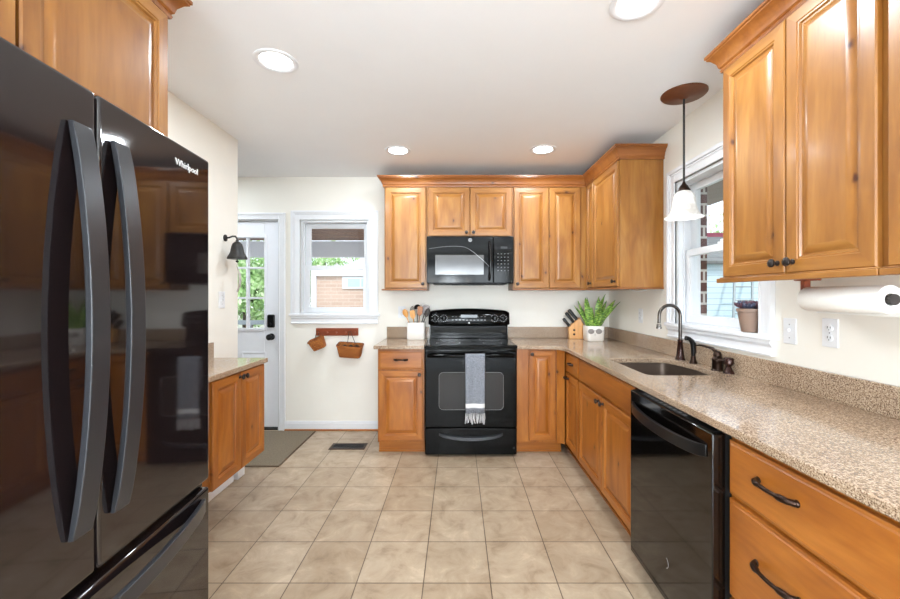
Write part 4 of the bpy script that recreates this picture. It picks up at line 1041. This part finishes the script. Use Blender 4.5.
# ------------------------------------------------------------ wall plates
def plate(name, label, cat, loc, rz, kind, grp=None):
    root = thing(name, label, cat, loc, rz, grp)
    m = MB(); m.box(-0.035, 0.035, -0.006, -0.0005, -0.0575, 0.0575); m.build('cover_plate', 'trim_white', root, bevel=0.003, seg=3)
    if kind == 'switch':
        m = MB(); m.box(-0.005, 0.005, -0.016, -0.006, -0.004, 0.014, xf=None); m.build('toggle', 'trim_white', root, bevel=0.002)
        m = MB(); [m.lathe([(0.003, 0), (0.003, 0.001)], (0, -0.006, s * 0.030), 10, axis='y') for s in (-1, 1)]; m.build('screws', 'mark_gray', root)
    else:
        for s in (-1, 1):
            m = MB(); m.lathe([(0.017, 0), (0.017, 0.0022), (0.015, 0.003)], (0, -0.006, s * 0.020), 20, axis='y'); q = m.build('socket', 'trim_white', root)
            m = MB(); m.box(-0.0075, -0.0050, -0.0094, -0.0088, s * 0.020 - 0.002, s * 0.020 + 0.007); m.box(0.0050, 0.0075, -0.0094, -0.0088, s * 0.020 - 0.002, s * 0.020 + 0.006); m.lathe([(0.0022, 0), (0.0022, 0.0005)], (0, -0.0089, s * 0.020 - 0.008), 8, axis='y')
            m.build('slots', 'black_matte', q, smooth=0)
        m = MB(); m.lathe([(0.003, 0), (0.003, 0.001)], (0, -0.006, 0), 10, axis='y'); m.build('screw', 'mark_gray', root)
plate('light_switch', 'white light switch beside the right window', 'switch', (XR, 1.798, 1.17), R(-90), 'switch')
plate('wall_outlet', 'white outlet below the paper towel roll', 'outlet', (XR, 1.604, 1.18), R(-90), 'outlet')
plate('wall_outlet', 'white outlet on the right wall between plant and faucet', 'outlet', (XR, 3.26, 1.165), R(-90), 'outlet')
plate('wall_outlet', 'white outlet on the back wall behind the utensil crock', 'outlet', (-0.545, YB, 1.165), 0, 'outlet')
plate('light_switch', 'white light switch on the left wall under the bell', 'switch', (XL, 2.80, 1.30), R(90), 'switch')
m = MB(); P = [(1.30 + 0.02 * t, 3.02 - 0.01 * t, 1.376 - 0.016 * math.sin(PI * t / 6)) for t in range(7)]
m.tube(P, 0.0018, 6); tag(m.build('cable', 'mark_white'), 'thin white cable loop hanging under the corner wall cabinet', 'cable')

# ------------------------------------------------------------ bell, peg rail, baskets
def bell():
    y = 2.845; zb = 1.739
    root = thing('wall_bell', 'dark iron bell on a curved bracket on the end of the left wall', 'bell', (XL, y, 0))
    m = MB(); m.lathe([(0.024, 0), (0.024, 0.005), (0.012, 0.010)], (0.0005, 0, zb), 20, axis='x')
    m.tube([(0.008, 0, zb), (0.03, 0, zb + 0.003), (0.052, 0, zb + 0.012), (0.072, 0, zb + 0.012), (0.084, 0, zb), (0.087, 0, zb - 0.025)], 0.006, 10); m.build('bracket', 'iron', root)
    m = MB(); c = (0.087, 0, zb - 0.150)
    m.lathe([(0.064, 0.0), (0.066, 0.004), (0.060, 0.018), (0.046, 0.045), (0.038, 0.085), (0.031, 0.108), (0.016, 0.122), (0.010, 0.126), (0.010, 0.134)], c, 30); m.build('bell_cup', 'iron', root)
    m = MB(); m.tube([(0.087, 0, zb - 0.15), (0.087, 0, zb - 0.163)], 0.003, 8); m.lathe([(0.002, -0.176), (0.010, -0.170), (0.010, -0.163), (0.004, -0.158)], (0.087, 0, zb), 12); m.build('clapper', 'iron', root)
    m = MB(); P = [(0.087, 0, zb - 0.174), (0.084, 0, zb - 0.20), (0.092, 0, zb - 0.22), (0.104, 0, zb - 0.26), (0.107, 0, zb - 0.30), (0.102, 0, zb - 0.345), (0.086, 0, zb - 0.385)]
    m.tube(P, [0.0015, 0.002, 0.007, 0.013, 0.014, 0.012, 0.006], 10, flat=0.6); m.build('pull_cord', 'rope_gray', root)
bell()
def baskets():
    root = thing('peg_rail', 'short reddish wooden peg rail on the wall under the back window', 'peg rail', (-1.18, YB, 0.972))
    m = MB(); m.box(-0.208, 0.208, -0.018, -0.0005, -0.037, 0.037); m.build('board', 'rail_wood', root, bevel=0.003)
    for k in range(5):
        x = -0.180 + 0.090 * k
        m = MB(); m.lathe([(0.006, 0), (0.005, 0.03), (0.010, 0.036), (0.010, 0.042), (0.005, 0.046)], (x, -0.018, -0.004), 14, axis='y'); m.build('peg', 'rail_wood', root)
    def basket(label, cx, zt, w, d, h, tilt, pegx, grp=None):
        o = thing('woven_basket', label, 'basket', (cx, YB - 0.085, zt), 0); o.rotation_euler = (R(14), R(tilt), 0)
        rows = []
        def rect(a, b, z):
            out = []; r = 0.02
            for (sx, sy, s0) in ((1, 1, 0), (-1, 1, 90), (-1, -1, 180), (1, -1, 270)):
                for k in range(5): t = R(s0 + 22.5 * k); out.append((sx * (a - r) + r * math.cos(t), sy * (b - r) + r * math.sin(t), z))
            return out
        rows = [rect(w * 0.40, d * 0.38, -h), rect(w * 0.42, d * 0.40, -h + 0.004), rect(w * 0.5, d * 0.5, -0.014), rect(w * 0.5 + 0.004, d * 0.5 + 0.004, -0.012), rect(w * 0.5 + 0.004, d * 0.5 + 0.004, 0.0), rect(w * 0.5 - 0.005, d * 0.5 - 0.005, 0.0), rect(w * 0.5 - 0.006, d * 0.5 - 0.006, -0.014), rect(w * 0.40, d * 0.38, -h + 0.008)]
        n = 20; vs = [q for r in rows for q in r]; fs = []
        for j in range(len(rows) - 1):
            for k in range(n): fs.append((j * n + k, j * n + (k + 1) % n, (j + 1) * n + (k + 1) % n, (j + 1) * n + k))
        fs += [tuple(range(n))[::-1], tuple((len(rows) - 1) * n + k for k in range(n))]
        m = MB(); m.add(vs, fs); m.build('basket_body', 'basket_weave', o)
        bpy.context.view_layer.update()
        inv = (Matrix.Translation(o.location) @ o.rotation_euler.to_matrix().to_4x4()).inverted()
        pk = inv @ Vector((-1.18 + pegx, YB - 0.052, 0.978))
        m = MB(); m.tube([(-w * 0.16, d * 0.42, -0.01), tuple(pk + Vector((-0.008, 0, 0.0))), tuple(pk + Vector((0.0, 0, 0.006))), tuple(pk + Vector((0.008, 0, 0.0))), (w * 0.16, d * 0.42, -0.01)], 0.003, 8)
        m.build('hanging_loop', 'leather', o)
        return o
    b1 = basket('small tilted woven basket on the leftmost peg of the rail', -1.368, 0.912, 0.145, 0.095, 0.105, -22, -0.180)
    b2 = basket('larger rectangular woven basket holding pine cones, on the right pegs of the rail', -1.032, 0.858, 0.240, 0.110, 0.125, 4, 0.135)
    for k, (dx, lb) in enumerate(((-0.055, 'brown pine cone at the left in the larger hanging basket'), (0.005, 'brown pine cone in the middle of the larger hanging basket'), (0.062, 'brown pine cone at the right in the larger hanging basket'))):
        m = MB()
        for q in range(7):
            r = 0.026 * math.sin(PI * (q + 1) / 8.5)
            m.lathe([(0.004, q * 0.006), (r, q * 0.006 + 0.004), (0.004, q * 0.006 + 0.007)], (0, 0, 0), 10)
        o = m.build('pine_cone', 'pine_cone', loc=(-1.032 + dx, YB - 0.080, 0.812)); tag(o, lb, 'pine cone', 'pine cones in the basket')
baskets()

# ------------------------------------------------------------ floor things
m = MB(); m.box(-2.55, -1.39, 3.11, 3.905, 0.0008, 0.010)
mt = tag(m.build('door_mat', 'mat_fabric', bevel=0.003), 'grey-brown woven door mat in front of the back door', 'mat')
m = MB(); m.box(-2.56, -1.38, 3.100, 3.1095, 0.0008, 0.009); m.box(-1.3895, -1.38, 3.11, 3.91, 0.0008, 0.009); m.build('border', 'mat_edge', mt)
def vent():
    root = thing('floor_vent', 'dark brown metal floor register set in the tiles near the back wall', 'vent', (-0.955, 3.52, 0.0008))
    m = MB(); a, b = 0.155, 0.070
    m.box(-a, a, -b, -b + 0.018, 0, 0.005); m.box(-a, a, b - 0.018, b, 0, 0.005); m.box(-a, -a + 0.02, -b + 0.018, b - 0.018, 0, 0.005); m.box(a - 0.02, a, -b + 0.018, b - 0.018, 0, 0.005); m.build('frame', 'vent_brown', root, bevel=0.001)
    m = MB(); m.box(-a + 0.02, a - 0.02, -b + 0.018, b - 0.018, 0, 0.001); m.build('backing', 'black_matte', root)
    m = MB()
    for k in range(22): x = -0.128 + k * 0.0122; m.box(x - 0.003, x + 0.003, -b + 0.018, b - 0.018, 0.001, 0.0042)
    m.box(-a + 0.02, a - 0.02, -0.003, 0.003, 0.001, 0.0046)
    m.build('louvers', 'vent_dark', root)
vent()
m = MB(); m.box(-1.5, 1.35, -3.3, -0.35, 0.0008, 0.010); tag(m.build('bounce_rug', 'bounce_cloth'), 'unseen pale rug added behind the viewer to bounce light upward', 'rug')  # unseen reflector, added to bounce neutral light up to the ceiling
def heater():
    root = thing('baseboard_heater', 'white baseboard heater on the left wall below the low cabinet', 'heater', (XL, 0, 0))
    m = MB(); m.box(0.001, 0.045, 1.40, 2.86, 0.02, 0.20); m.box(0.045, 0.055, 1.40, 2.86, 0.0008, 0.16); m.build('cover', 'trim_white', root, bevel=0.004)
    m = MB(); m.box(0.001, 0.072, 2.885, 2.975, 0.0008, 0.21); m.build('end_cap', 'trim_white', root, bevel=0.004)
heater()

# ------------------------------------------------------------ lights of the room and added unseen fill lights
def downlight(x, y, label):
    root = thing('recessed_light', label, 'ceiling light', (x, y, ZC), 0, 'recessed ceiling lights')
    m = MB(); m.lathe([(0.105, -0.0005), (0.105, -0.005), (0.098, -0.008), (0.078, -0.004), (0.075, -0.0005)], (0, 0, 0), 40, caps=False); m.build('trim_ring', 'trim_white', root)
    m = MB(); m.lathe([(0.074, -0.0030), (0.066, -0.0045)], (0, 0, 0), 36); m.build('lens', 'lamp_glow', root)
    l = lamp('downlight_lamp', 'AREA', (x, y, ZC - 0.012), (0, 0, 0), DOWN_W, WARM, shape='DISK', size=0.14)
downlight(-0.903, 1.996, 'recessed ceiling light nearest the fridge, upper left')
downlight(-0.476, 3.228, 'small round recessed light above and left of the range')
downlight(0.689, 3.205, 'round recessed light near the corner cabinets')
downlight(0.718, 1.595, 'recessed light cut by the top edge of the photo')
downlight(-2.45, 3.30, 'unseen fill light added over the back door, hidden behind the left wall')  # added out of view to brighten the dim door and wall
downlight(-0.8, -0.6, 'unseen fill light added behind the viewer, left'); downlight(0.7, -0.6, 'unseen fill light added behind the viewer, right')  # both added out of view, lifting the ceiling along with the pale rug

def pendant():
    x, y = 1.315, 2.318
    root = thing('pendant_light', 'bronze pendant lamp with white bell glass shade above the sink', 'pendant light', (x, y, ZC))
    m = MB(); m.lathe([(0.122, -0.0005), (0.122, -0.006), (0.116, -0.012), (0.030, -0.020), (0.012, -0.032)], (0, 0, 0), 44); m.build('canopy', 'bronze_canopy', root)
    m = MB(); m.tube([(0, 0, -0.03), (0, 0, -0.515)], 0.0058, 12); m.build('rod', 'iron', root)
    m = MB(); m.lathe([(0.006, -0.510), (0.012, -0.525), (0.020, -0.535), (0.034, -0.560), (0.034, -0.567)], (0, 0, 0), 24); m.build('socket_cap', 'bronze', root)
    def wb_(t, j): return 0.02 * math.cos(6 * t) * (j / 8.0) if j < 9 else 0.02 * math.cos(6 * t) * ((17 - j) / 8.0)
    prof = [(0.032, -0.566), (0.044, -0.575), (0.054, -0.592), (0.060, -0.615), (0.064, -0.645), (0.069, -0.672), (0.078, -0.695), (0.092, -0.712), (0.104, -0.720)]
    inner = [(r - 0.003, z + 0.001) for r, z in prof[::-1]]
    m = MB(); m.lathe(prof + inner, (0, 0, 0), 48, caps=False, wob=wb_); m.build('shade', 'frosted_glass', root)
    m = MB(); m.lathe([(0.012, -0.57), (0.014, -0.60), (0.026, -0.635), (0.028, -0.655), (0.018, -0.675), (0.004, -0.682)], (0, 0, 0), 20); m.build('bulb', 'lamp_glow', root)
    lamp('pendant_lamp', 'POINT', (x, y, ZC - 0.74), (0, 0, 0), 0.6, WARM, shadow_soft_size=0.03)
pendant()
def chandelier():
    root = thing('chandelier', 'dark chandelier with four glowing bulbs behind the viewer, seen in the microwave door', 'chandelier', (-0.15, -1.6, ZC))
    m = MB(); m.lathe([(0.06, -0.001), (0.06, -0.02), (0.01, -0.03)], (0, 0, 0), 24); m.tube([(0, 0, -0.03), (0, 0, -0.75)], 0.008, 10)
    m.tube([(-0.42, 0, -0.75), (0.42, 0, -0.75)], 0.01, 10); m.build('frame', 'iron', root)
    for k in range(4):
        x = -0.39 + 0.26 * k
        m = MB(); m.tube([(x, 0, -0.75), (x, 0, -0.80)], 0.014, 10); m.lathe([(0.012, -0.80), (0.030, -0.84), (0.034, -0.87), (0.022, -0.90), (0.004, -0.91)], (x, 0, 0), 18, mi=1); m.build('bulb', ['iron', 'bulb_glow'], root)
    lamp('chandelier_lamp', 'POINT', (-0.15, -1.6, ZC - 0.98), (0, 0, 0), BULB_W, WARM, shadow_soft_size=0.25)
chandelier()

# ------------------------------------------------------------ outside
m = MB(); m.box(-30, 30, 4.11, 40, -0.42, -0.32); m.box(1.77, 30, -6, 4.11, -0.42, -0.32); structure(m.build('ground', 'lawn', smooth=0))
m = MB(); m.box(-9.4, 2.2, 4.12, 9.0, -0.3195, -0.12); structure(m.build('floor_bounce', 'roof_pale', smooth=0))  # unseen pale slab added under the porch to bounce light onto the beam
# porch: plank ceiling and white beam
pr = thing('porch_roof', 'brown plank porch ceiling with white beam seen through the back window', 'porch', (0, 0, 0))
m = MB()
for k in range(-8, 40):
    x = -6.0 + k * 0.20
    m.prism([(x, 4.12), (x + 0.178, 4.12), (x + 0.178 + 1.7, 7.5), (x + 1.7, 7.5)], 2.36, 2.38)
m.build('planks', 'porch_wood', pr, smooth=0)
m = MB(); m.box(-9.4, 2.0, 7.5, 7.7, 2.055, 2.35); m.build('beam', 'vinyl_white', pr, smooth=0)
m = MB(); m.box(-9.4, 2.0, 4.11, 7.7, 2.40, 2.46); m.build('roof_deck', 'roof_pale', pr, smooth=0)
m = MB(); m.box(-4.9, -2.9, 6.45, 6.52, 0.86, 0.93); m.box(-4.9, -2.9, 6.46, 6.51, 0.56, 0.60)
for k in range(6): m.box(-4.9 + 0.38 * k, -4.84 + 0.38 * k, 6.455, 6.515, -0.12, 0.90)
tag(m.build('porch_railing', 'ladder_metal'), 'pale porch railing seen low through the back door glass', 'railing')
def house_back():
    root = thing('neighbor_house', 'tan brick house with white trim beyond the back window', 'house', (0, 10, 0))
    m = MB(); m.box(-3.50, 1.5, 0, 4, -0.32, 1.82); m.build('wall', 'brick_tan', root, smooth=0)
    m = MB(); m.box(-3.62, 1.6, -0.08, 4, 1.82, 1.98); m.box(-3.62, -3.5, -0.08, 0.1, -0.32, 1.82); m.build('fascia', 'trim_white', root, smooth=0)
    m = MB(); m.prism([(-3.0, 1.98), (1.6, 1.98), (0.0, 3.1), (-0.6, 3.1)], 0.0, 3.9, axis='y'); m.build('roof', 'roof_pale', root, smooth=0)
    m = MB(); m.box(-2.86, -2.0, -0.04, 0.02, 1.50, 1.80); f = m.build('window', 'trim_white', root, smooth=0)
    m = MB(); m.box(-2.72, -2.42, -0.05, -0.03, 1.55, 1.75); m.box(-2.38, -2.1, -0.05, -0.03, 1.55, 1.75); m.build('pane', 'pale_block', f, smooth=0)
house_back()
def house_side():
    root = thing('neighbor_shed', 'pale blue sided shed with grey roof and maroon edge, seen through the right window', 'shed', (0, 8.0, 0))
    m = MB(); m.box(4.2, 9.5, 0, 2.6, -0.32, 1.98); m.build('wall', 'siding', root, smooth=0)
    m = MB(); m.add([(4.1, -0.15, 1.95), (9.6, -0.15, 1.95), (9.6, 1.4, 2.66), (4.1, 1.4, 2.66), (4.1, -0.15, 2.01), (9.6, -0.15, 2.01), (9.6, 1.4, 2.72), (4.1, 1.4, 2.72)], [(0, 3, 2, 1), (4, 5, 6, 7), (0, 1, 5, 4), (1, 2, 6, 5), (2, 3, 7, 6), (3, 0, 4, 7)]); m.build('roof', 'shingle', root, smooth=0)
    m = MB(); m.box(4.1, 9.6, 1.36, 1.5, 2.66, 2.80); m.build('ridge_trim', 'maroon', root, smooth=0)
house_side()
m = MB()
for dx in (0.0, 0.35): m.tube([(4.95 + dx, 7.2, -0.32), (5.45 + dx, 7.85, 1.85)], 0.025, 8)
for k in range(7): t = 0.12 + k * 0.12; m.tube([(4.95 + 0.5 * t, 7.2 + 0.65 * t, -0.32 + 2.17 * t), (5.30 + 0.5 * t, 7.2 + 0.65 * t, -0.32 + 2.17 * t)], 0.014, 6)
tag(m.build('ladder', 'ladder_metal'), 'metal ladder leaning on the pale blue shed outside', 'ladder')
m = MB(); m.box(XR + T + 0.11, 2.55, -1.0, YB + 0.1, 2.24, 2.30); structure(m.build('trim_2', 'gray_soffit', smooth=0))
def tree(x, y, h, r, label, seed, n=2600):
    rnd = random.Random(seed)
    root = thing('tree', label, 'tree', (x, y, -0.32), 0, 'trees outside')
    m = MB(); m.tube([(0, 0, 0), (0.05, 0, h * 0.4), (-0.05, 0.05, h * 0.75)], [0.14, 0.10, 0.05], 10)
    for k in range(8):
        a = rnd.uniform(0, 2 * PI); z = h * rnd.uniform(0.3, 0.6); m.tube([(0, 0, z), (math.cos(a) * r * 0.4, math.sin(a) * r * 0.4, z + h * 0.1), (math.cos(a) * r * 0.8, math.sin(a) * r * 0.8, z + h * 0.16)], [0.05, 0.03, 0.012], 6)
    m.build('trunk', 'bark', root)
    m = MB(); vs = []; fs = []
    for k in range(n):
        u = rnd.uniform(-1, 1); t = rnd.uniform(0, 2 * PI); q = rnd.random() ** 0.4 * (0.75 + 0.25 * math.sin(3 * t + 4 * u))
        c = Vector((math.sqrt(1 - u * u) * math.cos(t) * r * q, math.sqrt(1 - u * u) * math.sin(t) * r * q, h * 0.56 + u * h * 0.44 * q))
        s = rnd.uniform(0.05, 0.11); e = Euler((rnd.uniform(0, PI), rnd.uniform(0, PI), rnd.uniform(0, PI))).to_matrix()
        b = len(vs)
        for (a_, b_) in ((-1, 0), (0, -0.5), (1, 0), (0, 0.5)): vs.append(tuple(c + e @ Vector((a_ * s, b_ * s, 0))))
        fs.append((b, b + 1, b + 2, b + 3))
    m.add(vs, fs); m.build('crown', 'tree_leaves', root, fix=False, smooth=0)
tree(-6.6, 12.5, 3.6, 2.3, 'bushy green tree filling the back door glass', 11, 8000)
tree(-11.4, 13.5, 3.8, 2.3, 'bushy green tree left behind the back door glass', 12, 5000)
tree(-5.6, 17.0, 4.2, 2.0, 'pale green tree behind the tan brick house', 13, 4500)
tree(8.2, 14.0, 4.6, 2.2, 'green tree above the shed roof, right window', 14, 4500)
